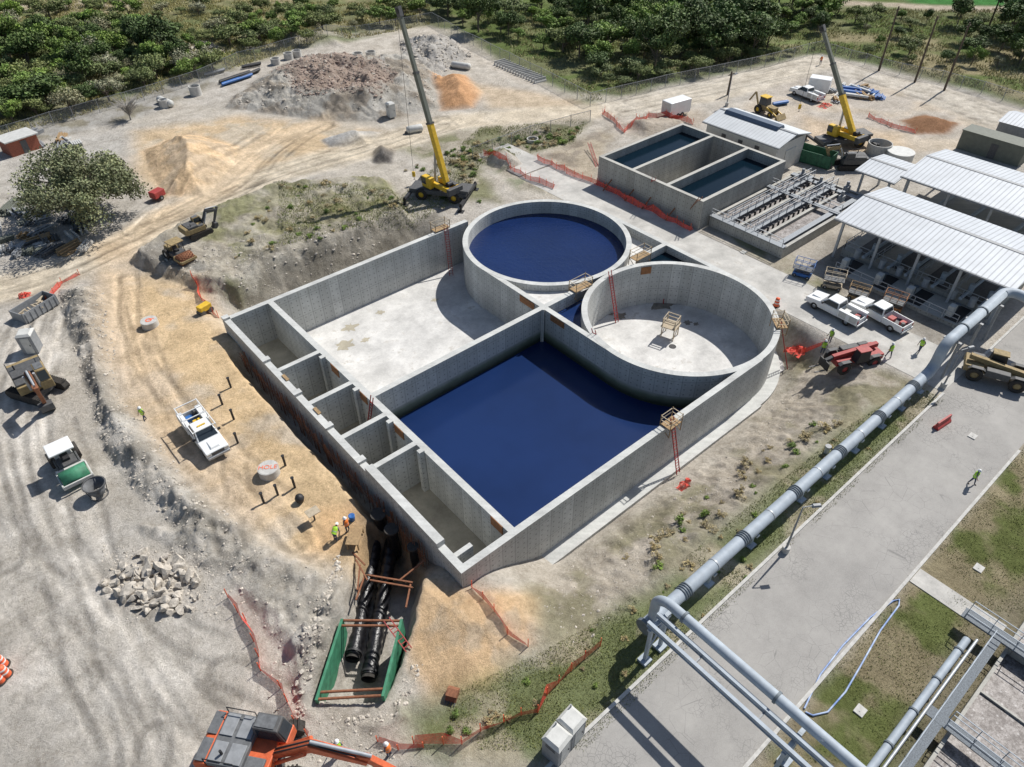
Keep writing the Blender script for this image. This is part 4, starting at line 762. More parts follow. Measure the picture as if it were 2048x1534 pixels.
ob('paint_mark',MB().ring(0,0,.2,.33,.77,.785,20).box(-.05,.6,-.05,.05,.77,.79),'hazard').parent=o1
ST=[(445,809),(468,839),(476,886),(571,931),(556,990),(528,1006),(462,775),(590,975)]
SL=['black stub pipe beside the work truck tail','black stub pipe second down beside the work truck','black stub pipe beside the front of the work truck','black stub pipe just right of the lettered barrel','black stub pipe just below the lettered barrel','short black stub pipe lowest and leftmost below the barrel','black stub pipe highest of the row by the work truck','black stub pipe just above the round capped valve']
for (a,b),l in zip(ST,SL):
    o=ob('stub_pipe',MB().cyl((0,0,-.2),(0,0,1.15),.1,n=12).cyl((0,0,1.15),(0,0,1.23),.14,n=12),'black'); o.location=P(a,b); tag(o,l,'stub pipe')
o=ob('capped_valve',MB().lathe([(.01,0),(.3,.1),(.38,.4),(.3,.65),(.01,.75)],None,14),'black'); o.location=P(601,1003); tag(o,'round black capped valve on the tan pad','valve')
t=thing('plate_marker','pale timber square plate on a short post near the workers','marker',P(630,1040)); ob('post',MB().cyl((0,0,0),(0,0,1.),.07),'black',t); ob('plate',MB().box(-.5,.5,-.4,.4,1.,1.06),'paletimber',t)
def toilet(lbl,c,rz,m='offwhite',w=1.15):
    t=thing('portable_toilet',lbl,'portable toilet',c,rz); ob('cabin',MB().box(-w/2,w/2,-w/2,w/2,0,2.15),m,t,.03); ob('roof',MB().tap((-w/2-.04,w/2+.04,-w/2-.04,w/2+.04),(-w/2+.15,w/2-.15,-w/2+.15,w/2-.15),2.15,2.35),'offwhite',t)
    d_=ob('door',MB().box(-.38,.38,-w/2-.03,-w/2,.1,1.95),'offwhite',t); ob('handle',MB().box(.25,.32,-w/2-.07,-w/2-.03,1,1.15),'black',d_)
    for z in(1.6,1.8): ob('side_vent',MB().box(-w/2-.02,-w/2,-.35,.35,z,z+.08),'darkgrey',t)
    ob('vent_pipe',MB().cyl((w/2-.15,w/2-.15,2.2),(w/2-.15,w/2-.15,2.6),.05),'grey',t)
toilet('grey portable toilet nearest the bottom edge by the road',P(1112,1505),.15,'grey',1.25); toilet('grey portable toilet behind the other one by the road',P(1140,1470),.1,'grey',1.25); toilet('lone portable toilet beside the big rubble pile',P(783,233),0); toilet('pale portable toilet on the left dirt yard above the excavator',P(68,700),-.5,'grey',1.4)
def skip(lbl,c,rz,m,L=4,W=2,h=1.3,fill='rust'):
    t=thing('dumpster',lbl,'dumpster',c,rz); mb=MB(); mb.box(-L/2,L/2,-W/2,-W/2+.08,.1,h).box(-L/2,L/2,W/2-.08,W/2,.1,h).box(-L/2,-L/2+.08,-W/2,W/2,.1,h).box(L/2-.08,L/2,-W/2,W/2,.1,h).box(-L/2,L/2,-W/2,W/2,.1,.2)
    for x in np.arange(-L/2+.3,L/2,.6): mb.box(x,x+.08,-W/2-.06,-W/2,.1,h-.1).box(x,x+.08,W/2,W/2+.06,.1,h-.1)
    ob('bin',mb,m,t); mb=MB(); rr=random.Random(int(L*9)); [mb.box(-.6,.6,-.06,.06,0,.1,Matrix.Translation((rr.uniform(-L/3,L/3),rr.uniform(-W/3,W/3),h*.45+rr.random()*.3))@Matrix.Rotation(rr.random()*3,4,'Z')) for _ in range(18)]; o=ob('debris',mb,fill,t); o['kind']='stuff'
skip('grey open dumpster with scrap timber at the left beside the berm',P(75,625),HD((40,630),(105,590)),'grey',4.2,2.,1.3,'paletimber'); skip('large dark green dumpster beside the second crane',P(1628,325),HD((1600,318),(1660,335)),'dkgreen',5.2,2.6,1.9)
t=thing('concrete_bucket','round steel bucket on a frame beside the road roller','bucket',P(200,990)); ob('tub',MB().lathe([(.5,.3),(.85,1.3),(.8,1.3),(.45,.35)],None,24),'weathered',t)
ob('rim',MB().ring(0,0,.8,.9,1.28,1.36,24),'darkgrey',t); ob('base_ring',MB().ring(0,0,.6,.7,0,.08,20),'darkgrey',t)
for a in(0,1.57,3.14,4.71): ob('leg',MB().bar((.6*math.cos(a),.6*math.sin(a),0),(.85*math.cos(a),.85*math.sin(a),1.3),.06),'darkgrey',t)
t=thing('trench_roller','small yellow trench roller by the tank corner','roller',P(412,626),.3); ob('body',MB().box(-.7,.7,-.4,.4,.45,1.1),'yellow',t,.06)
for x in(-.5,.5): ob('drum',MB().cyl((x,-.42,.32),(x,.42,.32),.32,n=18),'darkgrey',t)
t=thing('air_compressor','small red compressor beside the big grey tree','compressor',P(318,398),.4); ob('body',MB().box(-.9,.9,-.6,.6,.4,1.3),'red',t,.1); [wheel(t,0,y,.32,.18) for y in(-.65,.65)]
t=thing('standpipe','small pale capped standpipe on the grass verge beside the big pipe','standpipe',P(1652,905),.2); ob('body',MB().cyl((0,0,0),(0,0,.7),.2),'offwhite',t); ob('cap',MB().cyl((0,0,.7),(0,0,.8),.27),'grey',t)
def barrel(lbl,c,g=None):
    t=thing('traffic_barrel',lbl,'traffic barrel',c,0,g); ob('body',MB().lathe([(.3,.05),(.28,.35),(.25,.7),(.22,1.),(.001,1.05)],None,18),'hazard',t); [ob('stripe',MB().ring(0,0,.2,q,z,z+.12,18),'white',t) for q,z in((.285,.4),(.26,.75))]; ob('base',MB().cyl((0,0,0),(0,0,.06),.42,n=16),'rubber',t); return t
barrel('orange striped barrel left of the parked white trucks',P(1552,612)); 
for (a,b),l in zip([(8,1330),(14,1350),(2,1362)],['topmost orange barrel at the left edge','rightmost orange barrel at the left edge','lowest orange barrel at the left edge']): barrel(l,P(a,b))
def jersey(lbl,c,rz,g=None,m='precast',L=2.6):
    o=ob('concrete_barrier' if m=='precast' else 'plastic_barrier',MB().pxz([(-.3,0),(.3,0),(.26,.2),(.1,.4),(.08,.8),(-.08,.8),(-.1,.4),(-.26,.2)],-L/2,L/2),m); o.location=c; o.rotation_euler=(0,0,rz-PI/2); return tag(o,lbl,'barrier',g)
jersey('red plastic barrier beside the right road kerb',P(1883,850),HD((1870,858),(1900,838)),None,'red',2.)
for i in range(16):
    s=i/15; jersey('concrete barrier in the row along the upper fence',P(1000+80*s,128+36*s),HD((1000,128),(1080,164))+PI/2,'concrete barriers along the upper fence')
rr=random.Random(12)
for (a,b,r,h,l) in [(393,190,1.,1.6,'tall concrete pipe section standing alone below the left fence'),(330,214,.8,1.3,'concrete pipe section beside the grey debris at left'),(578,118,.9,1.2,'left concrete ring of the pair by the upper fence'),(595,113,.9,1.2,'right concrete ring of the pair by the upper fence'),(552,128,.9,1.1,'concrete ring left of the pair by the fence'),(716,115,1.,.9,'left concrete ring on top of the rubble yard'),(742,112,1.,.9,'right concrete ring on top of the rubble yard'),(1755,305,1.7,1.5,'large concrete ring right of the second crane'),(1065,283,.9,.5,'flat concrete ring beside the fence below the yard'),(1470,408,.6,.5,'small concrete ring near the upper tank corner'),(1912,640,.8,.35,'concrete manhole under the pipe rise'),(1215,330,.5,.3,'small lid ring near upper tank')]: pring(l,P(a,b),r,h)
pring('white capped precast cylinder right of the open concrete ring',P(1797,318),1.9,1.2,None,'offwhite',cap=True)
for (a,b,c_,d_,l) in [(815,268,845,262,'white cylindrical tank lying near the first crane'),(905,135,940,140,'white tank lying beside the rock pile'),(320,205,345,215,'pale pipe section lying by the left debris')]:
    A=P(a,b,.6);B=P(c_,d_,.6); t=thing('storage_tank',l,'tank',A); ob('shell',MB().lathe([(.01,-.15),(.5,0),(.6,.2),(.6,(B-A).length-.2),(.5,(B-A).length),(.01,(B-A).length+.15)],(B-A).to_track_quat('Z','Y').to_matrix().to_4x4(),18),'offwhite',t); ob('cradle',MB().box(-.3,.3,-.3,.3,-.6,-.2),'darkgrey',t)
for (a,b,c_,d_,m_) in [(440,165,500,145,'black'),(445,170,505,150,'blue'),(480,158,520,140,'black'),(485,135,522,128,'black'),(410,150,450,140,'grey'),(1675,175,1720,180,'blue'),(1680,182,1722,188,'blue'),(1690,190,1735,196,'offwhite'),(1545,210,1575,205,'blue'),(1700,172,1740,186,'steel')]:
    for q in range(3):
        A=P(a,b+q*2,.25+.1*q);B=P(c_,d_+q*2,.25+.1*q); tag(ob('stacked_pipe',MB().cyl(A,B,.22,n=10),m_),{'black':'black pipe length lying by the left fence','blue':'blue pipe length lying in a storage yard','grey':'grey pipe length lying by the left fence','offwhite':'white pipe length in the upper right yard','steel':'steel pipe length in the upper right yard'}[m_],'pipe','loose %s pipes in storage'%m_)
for i in range(80):
    if i<54: c=P(rr.uniform(-5,175),rr.uniform(392,508)); g='weathered timber stacks at the left edge'; l='low stack of weathered timber on the ground at left edge'; m_=rr.choice(['weathered','timber','grey','olive','precast','darkgrey'])
    elif i<66: c=P(rr.uniform(20,160),rr.uniform(268,300)); g='pallet stacks by the brick shed';l='low stack of pallets near the brick shed';m_=rr.choice(['timber','offwhite','grey'])
    else: c=P(rr.uniform(1655,1760),rr.uniform(170,205)); g='crated materials in the upper yard';l='bundle of crated material in the upper right yard';m_=rr.choice(['blue','offwhite','timber','grey'])
    mb=MB(); L=rr.uniform(1.,3.6); n=rr.randint(3,7)
    for j in range(n): 
        for kk in range(rr.randint(1,3)): a_=rr.uniform(-.25,.25); mb.box(-L/2+a_,L/2+a_,j*.3-n*.15,j*.3-n*.15+.22,.05+kk*.2,.2+kk*.2)
    o=ob('timber_stack' if i<54 else 'material_stack',mb,m_); o.location=c; o.rotation_euler=(0,0,rr.uniform(-.9,.9)+.8); tag(o,l,'stack',g)
RK=[]
for i in range(7): mb=MB(); rock(mb,(0,0,.2),1.,rr); RK.append(mb)
poly=[(195,1120),(300,1105),(395,1135),(412,1200),(370,1235),(280,1225),(215,1180)]
for i in range(140):
    for _ in range(50):
        a,b=rr.gauss(305,58),rr.gauss(1168,32)
        if sdist(poly,np.array([a]),np.array([b]))[0]>-4: break
    s=rr.uniform(.16,.6) if i>16 else rr.uniform(.65,1.)
    o=ob('boulder',RK[i%7],'rock'); o.location=P(a,b,rr.random()*.35-.1); o.scale=(s,s,s*rr.uniform(.7,1.)); o.rotation_euler=(rr.random()*1.5,rr.random()*1.5,rr.random()*6); tag(o,'pale limestone boulder in the heap at lower left','boulder','pale boulders heaped at lower left')
def rocks(poly,n,r0,r1,m,lbl):
    W=wp(poly); A=np.array(W); mb=MB(); k=0
    while k<n:
        x=rr.uniform(A[:,0].min(),A[:,0].max());y=rr.uniform(A[:,1].min(),A[:,1].max())
        if sdist(W,np.array([x]),np.array([y]))[0]<0: k+=.1; continue
        rock(mb,(x,y,hgt(x,y)),rr.uniform(r0,r1)*rr.choice((.5,.7,1)),rr,True); k+=1
    o=tag(ob('rubble',mb,m),lbl,'rubble'); o['kind']='stuff'
rocks([(540,140),(700,122),(800,180),(765,220),(600,215)],1900,.15,.48,'rock_red','reddish broken rubble covering the big pile'); rocks([(460,210),(600,115),(880,110),(870,215),(640,240)],900,.12,.4,'rock','grey broken stones on the big pile')
rocks([(800,80),(905,75),(945,108),(880,150),(810,125)],380,.2,.6,'rock','pale broken rock pile by the upper fence'); rocks([(310,92),(430,85),(450,105),(330,112)],160,.3,.8,'rock','grey rubble heap beyond the left fence')
rocks(BERM,1300,.04,.24,'rock','loose stones on the left berm'); rocks([(400,1060),(690,1160),(640,1400),(850,1534),(600,1534),(430,1200)],700,.03,.18,'rock','loose stones on the lower dirt'); rocks([(260,520),(500,500),(830,430),(620,560),(480,600),(390,570)],700,.05,.28,'rock','broken stones along the cut bank'); rocks([(190,1090),(420,1100),(440,1240),(260,1260)],420,.04,.18,'rock','small stones around the boulder heap')
rocks([(0,640),(200,640),(260,1000),(450,1250),(450,1534),(0,1534)],420,.03,.09,'rock','small loose stones scattered over the left dirt yard')
rocks([(670,1120),(700,1110),(650,1300),(610,1410),(640,1440),(780,1425),(820,1330),(850,1330),(790,1450),(590,1450),(590,1380)],420,.05,.3,'rock','broken rock along the trench edges')
rocks([(1050,1160),(1500,840),(1600,720),(1640,760),(1300,1150),(1160,1300)],700,.03,.15,'rock','loose stones on the slope right of the tank')
ts=thing('trench_shield','green steel trench shield with rusty spreader bars at bottom centre','trench shield',(0,0,0))
def plate(a,b,z0,z1):
    a=Vector(a);b=Vector(b);n=Vector((-(b-a).y,(b-a).x,0)).normalized()*.09
    mb=MB(); mb.add([(a-n).xy.to_tuple()+(z0,),(b-n).xy.to_tuple()+(z0,),(b+n).xy.to_tuple()+(z0,),(a+n).xy.to_tuple()+(z0,),(a-n).xy.to_tuple()+(z1,),(b-n).xy.to_tuple()+(z1,),(b+n).xy.to_tuple()+(z1,),(a+n).xy.to_tuple()+(z1,)],[(0,3,2,1),(4,5,6,7),(0,1,5,4),(1,2,6,5),(2,3,7,6),(3,0,4,7)]); return mb
zt=.75
A0,A1=G(684,1237,zt),G(632,1400,zt);B0,B1=G(803,1238,zt),G(765,1392,zt)
ob('side_plate',plate(A0,A1,-2.3,zt),'green',ts); ob('side_plate',plate(B0,B1,-2.3,zt),'green',ts)
for q in(0.01,.08,.9,.98):
    a=A0.lerp(A1,q);b=B0.lerp(B1,q); a.z=b.z=zt-.15; ob('spreader',MB().cyl(a,b,.09,n=10),'rust',ts)
for i,(c_,d_,e,f_) in enumerate([(735,1165,706,1312),(770,1165,738,1352)]):
    mb=MB(); A=G(c_,d_,-1.9);B=G(e,f_,-1.9); A2=A+(A-B).normalized()*5.2
    n=48; pts=[A2.lerp(B,j/n) for j in range(n+1)]; mb.tube(pts,[.52+.05*math.sin(j*2.1)+.035*rr.random() for j in range(n+1)],18,False)
    t=thing('wrapped_pipe',['left black plastic-wrapped pipe in the trench','right black plastic-wrapped pipe in the trench'][i],'pipe',(0,0,0)); ob('wrap',mb,'wrap',t); d=(B-A).normalized(); ob('pipe_end',MB().tube([B-d*.02,B+d*.25],.5,18,False),'rubber',t); ob('bolt_ring',MB().tube([B-d*.3,B-d*.15],.6,18),'black',t)
for i,(a,b) in enumerate([(762,1055),(788,1085),(830,1120)]):
    c=G(a,b,-1); t=thing('riser_pipe',['black capped riser farthest from the trench','black capped riser between the other two','black capped riser nearest the tank corner'][i],'riser pipe',c); r=(.5,.45,.32)[i]; ob('pipe_body',MB().cyl((0,0,-1.5),(0,0,1.6),r,n=20),'wrap',t); ob('flange',MB().cyl((0,0,1.6),(0,0,1.75),r+.12,n=20),'rubber',t)
t=thing('trench_shoring','timber and steel shoring around the pipes at the tank corner','shoring',(0,0,0))
for (a,b,c_,d_) in [(712,1120,735,1160),(735,1150,825,1165),(740,1160,825,1175),(705,1105,730,1130),(800,1160,850,1120),(730,1150,712,1200),(822,1165,812,1215),(720,1130,715,1180)]: ob('brace',MB().bar(G(a,b,.4),G(c_,d_,.5),.11),'rust',t)
for i in range(8): ob('board',MB().bar(G(730+i*12,1150+i*2,.3),G(733+i*12,1152+i*2,-2),.25,.06),'timber',t)
ladder(G(785,1255,.9),G(818,1300,.3),'red ladder lying beside the trench shield')
t=thing('tool_table','timber work bench beside two workers above the trench','bench',P(712,1082),.8); ob('top',MB().box(-.9,.9,-.5,.5,.7,.78),'timber',t); [ob('leg',MB().box(x-.05,x+.05,y-.05,y+.05,0,.7),'timber',t) for x in(-.8,.8) for y in(-.4,.4)]
t=thing('bucket','blue plastic bucket beside the work bench','bucket',P(705,1040)); ob('tub',MB().lathe([(.01,0),(.2,0),(.26,.55),(.22,.55),(.01,.5)],None,16),'blue',t)
t=thing('tripod_stand','red tripod ladder inside the dry round cell','tripod',G(1322,600,FZ)); [ob('leg',MB().bar((.8*math.cos(a),.8*math.sin(a),0),(0,0,2.6),.09),'red',t) for a in(0,2.1,4.2)]; ob('head',MB().cyl((0,0,2.5),(0,0,2.75),.16),'red',t)
t=thing('digging_bucket','rusty excavator bucket lying on the dirt below the tan spoil','bucket',P(905,1392),.6); t.scale=(.6,)*3; ob('shell',MB().pxz([(-.7,.1),(.6,.05),(.8,.5),(.3,1.),(-.5,.9),(-.3,.5)],-.6,.6),'rust',t); [ob('tooth',MB().bar((-.7,y,.1),(-1.05,y,.05),.1),'darkgrey',t) for y in(-.5,-.17,.17,.5)]
def fence(lbl,pts,h,m,cat,name,step=2.5,tilt=0,postm='rust',gp=None,jit=.0):
    t=thing(name,lbl,cat,(0,0,0)); W=[P(a,b) for a,b in pts]; Q=[]
    for a,b in zip(W[:-1],W[1:]):
        n=max(1,int((b-a).length/step))
        for i in range(n): Q.append(a.lerp(b,i/n))
    Q.append(W[-1]); r2=random.Random(len(Q))
    for q in Q: q.x+=r2.uniform(-jit,jit);q.y+=r2.uniform(-jit,jit);q.z=hgt(q.x,q.y)
    vs=[];fs=[]
    for i,q in enumerate(Q):
        hh=h*(1-r2.random()*tilt); vs+=[(q.x,q.y,q.z+.02),(q.x+tilt*r2.uniform(-.5,.5),q.y+tilt*r2.uniform(-.5,.5),q.z+hh)]
        if i: fs.append((2*i-2,2*i,2*i+1,2*i-1))
    ob('netting' if m=='net' else 'mesh',MB().add(vs,fs),m,t)
    for i,q in enumerate(Q[:95]): ob('post',MB().cyl(q-Vector((0,0,.1)),q+Vector((0,0,h+.08)),.035 if m=='net' else .05,n=6),postm,t)
    if m!='net': mb=MB(); [mb.bar(Vector(vs[2*i+1]),Vector(vs[2*i+3]),.05) for i in range(len(Q)-1)]; ob('top_rail',mb,'grey',t)
fence('long chain-link fence along the brush at the upper left',[(-20,290),(150,240),(250,212),(400,165),(480,128),(600,95),(740,70),(865,46)],2.2,'chain','fence','chain_link_fence',3.2,0,'grey')
fence('chain-link fence along the woods above the rubble yard',[(865,46),(930,85),(1000,120),(1060,150),(1180,212),(1330,175),(1500,140),(1640,105)],2.2,'chain','fence','chain_link_fence',3.2,0,'grey')
fence('chain-link fence below the power poles at upper right',[(1640,105),(1760,140),(1880,165),(2048,215)],2.,'chain','fence','chain_link_fence',3.2,0,'grey')
fence('chain-link fence beside the ditch near the first crane',[(945,318),(1060,275),(1180,243)],1.8,'chain','fence','chain_link_fence',3,0,'grey')
NF=[('sagging red netting strip from the boulders down to the orange excavator',[(455,1195),(490,1250),(530,1345),(570,1410),(612,1475)],1.),('red netting strip at the upper left tank corner',[(385,552),(400,590),(440,638)],.9),('red netting across the tan spoil below the tank corner',[(945,1180),(990,1230),(1052,1300)],.9),
('faded netting line at the bottom between spoil and grass',[(830,1490),(930,1480),(1080,1420),(1150,1340),(1190,1290)],1.),('red netting along the lane left of the upper tank',[(970,312),(1040,350),(1105,380)],1.),('red netting along the front of the upper tank',[(1078,322),(1190,370),(1290,420),(1385,462),(1430,425)],1.),
('red netting around the dirt corner behind the upper tank',[(1205,225),(1245,265),(1300,235),(1390,250)],1.),('red netting draped by the grey dumpster',[(95,605),(130,565),(155,552)],.7),('red netting near the tan heap in the upper right yard',[(1740,235),(1780,255),(1830,265)],.8),('red netting at the lower right spoil edge',[(1570,700),(1610,705),(1640,690)],.7),('red netting beside the bottom orange-vested worker',[(760,1480),(800,1500),(840,1490)],.7)]
for l,pts,h in NF: fence(l,pts,h,'net','safety netting','safety_netting',1.1,.45,'hazard',None,.3)
def heap(lbl,c,r):
    mb=MB(); n=9; r2=random.Random(int(c.x*10)); vs=[(c.x+(i/n-.5)*2*r+r2.uniform(-.15,.15),c.y+(j/n-.5)*1.2*r+r2.uniform(-.15,.15),c.z+max(0,.45*(1-((i/n-.5)**2+(j/n-.5)**2)*4))*r2.uniform(.1,1.6)+.03) for i in range(n+1) for j in range(n+1)]
    mb.add(vs,[(i*(n+1)+j,(i+1)*(n+1)+j,(i+1)*(n+1)+j+1,i*(n+1)+j+1) for i in range(n) for j in range(n) if r2.random()<.8]); tag(ob('netting_heap',mb,'net'),lbl,'safety netting')
heap('crumpled red netting heap beside the red telehandler',P(1598,700),1.3); heap('crumpled red netting heap on the slope right of the tank',P(1372,972),.9); heap('small red netting heap by left dumpster',P(50,592),.6); heap('red netting heap in the upper right yard',P(1650,212),1.3)
for i,(a,b) in enumerate([(1757,142),(1829,165),(1888,181),(1975,60),(1455,190)]):
    t=thing('utility_pole',['leftmost dark utility pole at upper right','middle dark utility pole at upper right','rightmost dark utility pole of the row of three','dark utility pole at the top edge on the right','short pole beside the upper yard road'][i],'utility pole',P(a,b)); h=[11,11,11,9,4][i]
    ob('pole',MB().cyl((0,0,-.3),(0,0,h),.2,.13,10),'wood_pole',t); ob('crossarm',MB().bar((-.8,0,h-.5),(.8,0,h-.5),.12),'wood_pole',t)
# ---------- people
def person(lbl,c,rz,vest='lime',pose='stand',hat='white'):
    lean=.9 if pose=='bend' else .08
    R_=Matrix.Translation((0,0,.95))@Matrix.Rotation(lean,4,'Y')@Matrix.Translation((0,0,-.95))
    J={'pel':((0,0,.95),.14),'sp':((0,0,1.18),.13),'ch':((0,0,1.38),.15),'nk':((0,0,1.5),.06),'hd':((.02,0,1.6),.095),'ht':((.02,0,1.7),.085),'ns':((.13,0,1.61),.018)}
    st=.22 if pose=='walk' else .03; E=[('pel','sp','shirt'),('sp','ch','shirt'),('ch','nk','shirt'),('nk','hd','skin'),('hd','ht','skin'),('hd','ns','skin')]
    for s,n in((1,'l'),(-1,'r')):
        fo=st*s; ex=.25 if pose=='bend' else -.1*s*(pose=='walk'); rc=.22 if pose in('stand','bend') else .12
        J.update({'sh'+n:((0,s*.19,1.42),.065),'el'+n:((.02+ex,s*.26,1.16),.045),'wr'+n:((rc+ex,s*.24,.98),.03),'pa'+n:((rc+.07+ex,s*.235,.92),.032),
         'hp'+n:((0,s*.1,.9),.095),'kn'+n:((fo*.6+.03,s*.11,.5),.065),'an'+n:((fo,s*.12,.09),.045),'to'+n:((fo+.17,s*.13,.04),.038)})
        E+=[('ch','sh'+n,'shirt'),('sh'+n,'el'+n,'shirt'),('el'+n,'wr'+n,'skin'),('wr'+n,'pa'+n,'skin'),('pel','hp'+n,'denim'),('hp'+n,'kn'+n,'denim'),('kn'+n,'an'+n,'denim'),('an'+n,'to'+n,'boot')]
        for k in range(5):
            J['f%d%s'%(k,n)]=((rc+.07+ex+(.07-.008*abs(k-2) if k else .03),s*.235+(k-2)*.017*(1 if k else 1.8),.86 if k else .9),.009); E.append(('pa'+n,'f%d%s'%(k,n),'skin'))
    up={'sp','ch','nk','hd','ht','ns'}|{a+n for a in('sh','el','wr','pa') for n in 'lr'}|{'f%d%s'%(k,n) for k in range(5) for n in 'lr'}
    nm=list(J); co=[(R_@Vector(J[n][0])) if n in up else Vector(J[n][0]) for n in nm]; ix={n:i for i,n in enumerate(nm)}
    me=bpy.data.meshes.new('body'); me.from_pydata(co,[(ix[a],ix[b]) for a,b,_ in E],[]); o=bpy.data.objects.new('tmpb',me); COL.objects.link(o)
    o.modifiers.new('s','SKIN'); 
    for i,n in enumerate(nm): sv=me.skin_vertices[0].data[i]; r=J[n][1]; sv.radius=(r,r); sv.use_root=(n=='pel')
    q=o.modifiers.new('ss','SUBSURF'); q.levels=1; q.render_levels=1
    dg=bpy.context.evaluated_depsgraph_get(); dg.update(); m2=bpy.data.meshes.new_from_object(o.evaluated_get(dg)); bpy.data.objects.remove(o)
    m2.materials.clear(); ms=['skin','shirt','denim','boot']; [m2.materials.append(M[k]) for k in ms]
    for pl in m2.polygons:
        c0=pl.center; best=9;bm_='shirt'
        for a,b,mm in E:
            A=co[ix[a]];B=co[ix[b]];d=B-A;tt=max(0,min(1,(c0-A).dot(d)/max(d.length_squared,1e-6))); dd=(c0-A-d*tt).length-J[a][1]*.5
            if dd<best: best=dd;bm_=mm
        pl.material_index=ms.index(bm_); pl.use_smooth=True
    t=thing('person',lbl,'person',c,rz); b=bpy.data.objects.new('body',m2); COL.objects.link(b); b.parent=t
    def ell(mb,rows):
        n=16; vs=[]
        for (z,rx,ry) in rows: vs+=[R_@Vector((rx*math.cos(2*PI*i/n),ry*math.sin(2*PI*i/n),z)) for i in range(n)]
        mb.add(vs,[(j*n+i,j*n+(i+1)%n,(j+1)*n+(i+1)%n,(j+1)*n+i) for j in range(len(rows)-1) for i in range(n)],True); return mb
    v=ob('safety_vest',ell(MB(),[(.9,.17,.21),(1.1,.165,.205),(1.3,.175,.225),(1.42,.15,.22),(1.5,.09,.11)]),vest,t); ob('reflective_band',ell(MB(),[(1.08,.172,.212),(1.13,.172,.212)]),'offwhite',v)
    ob('hard_hat',ell(MB(),[(1.655,.17,.155),(1.665,.15,.14),(1.72,.135,.125),(1.78,.1,.09),(1.81,.03,.03),(1.812,.001,.001)]),hat,t)
    return t
PE=[((292,842),'lime','walk','worker in lime vest walking left of the work truck',3.6,None),((672,1082),'lime','bend','worker in lime vest bending near the work bench',.5,None),((697,1064),'vest_orange','stand','worker in orange top standing right of the bending worker',2,None),
((1331,572),'vest_orange','stand','worker in orange at the far wall inside the dry round cell',-2,FZ),((1340,598),'vest_orange','stand','worker in orange beside the red tripod in the dry cell',-1,FZ),((1404,606),'vest_orange','stand','worker in orange farther right inside the dry round cell',-2.5,FZ),
((1643,708),'lime','stand','worker in lime vest left of the red telehandler',.5,None),((1658,685),'lime','stand','worker in lime vest behind the red telehandler',3,None),((1776,715),'lime','walk','worker in lime vest walking right of the red telehandler',1,None),((1837,704),'lime','walk','worker in lime vest walking nearest the raised pipe',3,None),
((1941,968),'lime','walk','lone worker in lime vest walking on the asphalt road',-1.5,None),((682,1508),'lime','stand','worker in lime vest behind the orange excavator boom',1,None),((780,1512),'vest_orange','stand','worker in orange vest at the bottom by netting',2,None),((1640,130),'vest_orange','stand','worker in orange in the far upper yard',1,None)]
for (a,b),v,po,l,rz,z in PE:
    c=P(a,b) if z is None else G(a,b,z); person(l,c,rz,v,po)
# ---------- vegetation
def crown(name,m,seed,R,H,n,leaf,lob=9,base=.25,lk=1.,lz=.38):
    r=np.random.RandomState(seed); C=[];Rr=[]; ax=r.uniform(.8,1.2)
    for i in range(lob):
        a=r.rand()*6.28; q=R*.7*math.sqrt(r.rand()); C.append((q*math.cos(a)*ax,q*math.sin(a)/ax,H*(base+.26+lz*r.rand()*(1-.55*q/R)))); Rr.append(R*r.uniform(.2,.48)*lk)
    k=r.randint(0,lob,n); d=r.randn(n,3); d/=np.linalg.norm(d,axis=1)[:,None]; rad_=np.array(Rr)[k]*(r.rand(n)**.3)*r.uniform(.7,1.22,n)
    c=np.array(C)[k]+d*rad_[:,None]*np.array([1,1,.75]); c[:,2]=np.maximum(c[:,2],.12*H*r.rand(n))
    u=r.randn(n,3); w=np.cross(u,d+.7*r.randn(n,3)+np.array([.3,0,.9])); u/=np.linalg.norm(u,axis=1)[:,None]; w/=np.linalg.norm(w,axis=1)[:,None]+1e-9
    s=leaf*r.uniform(.5,1.2,n)[:,None]; v=np.stack([c-u*s,c-w*s*.6,c+u*s,c+w*s*.6],1).reshape(-1,3)
    me=bpy.data.meshes.new(name); me.from_pydata(v.tolist(),[],np.arange(4*n).reshape(-1,4).tolist())
    sh=(.7+.6*r.rand(lob))[k]*(.65+.7*r.rand(n))*(.75+.5*np.clip(d[:,2],-.4,1)+.15); col=np.stack([sh*(1+.18*r.rand(n)),sh,sh*.9,np.ones(n)],1); col=np.repeat(col,4,0)  # shading put into leaf colour: lobe tops lighter, undersides darker, plus random tone
    a=me.color_attributes.new('Col','FLOAT_COLOR','POINT'); a.data.foreach_set('color',col.ravel()); me.materials.append(M[m]); return me
def trunk(seed,R,H,n=5,br=.16,twigs=0):
    r=random.Random(seed); mb=MB(); mb.tube([(0,0,-.3),(.1*r.random(),.1,H*.25),(.2*r.random(),-.1,H*.5)],[br,br*.75,br*.5],8)
    for i in range(n+twigs):
        a=r.random()*6.28; z=H*r.uniform(.12,.45); q=R*r.uniform(.4,.8); e=H*r.uniform(.45,.75)
        mb.tube([(0,0,z),(q*.5*math.cos(a),q*.5*math.sin(a),z+(e-z)*.6),(q*math.cos(a+.2),q*math.sin(a+.2),e)],[br*.5,br*.3,br*.08],5)
    return mb
def mk(kind,m,seed,R,H,n,leaf,lbl,cat,br=.16,**k):
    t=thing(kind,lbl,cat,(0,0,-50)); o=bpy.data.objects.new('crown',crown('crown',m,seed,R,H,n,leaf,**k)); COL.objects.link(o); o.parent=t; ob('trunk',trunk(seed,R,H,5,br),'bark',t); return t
PR={}
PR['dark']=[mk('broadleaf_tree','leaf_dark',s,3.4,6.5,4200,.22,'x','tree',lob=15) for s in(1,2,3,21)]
PR['mid']=[mk('broadleaf_tree','leaf_mid',s,2.6,4.6,3000,.18,'x','tree',lob=12) for s in(4,5,6,22)]
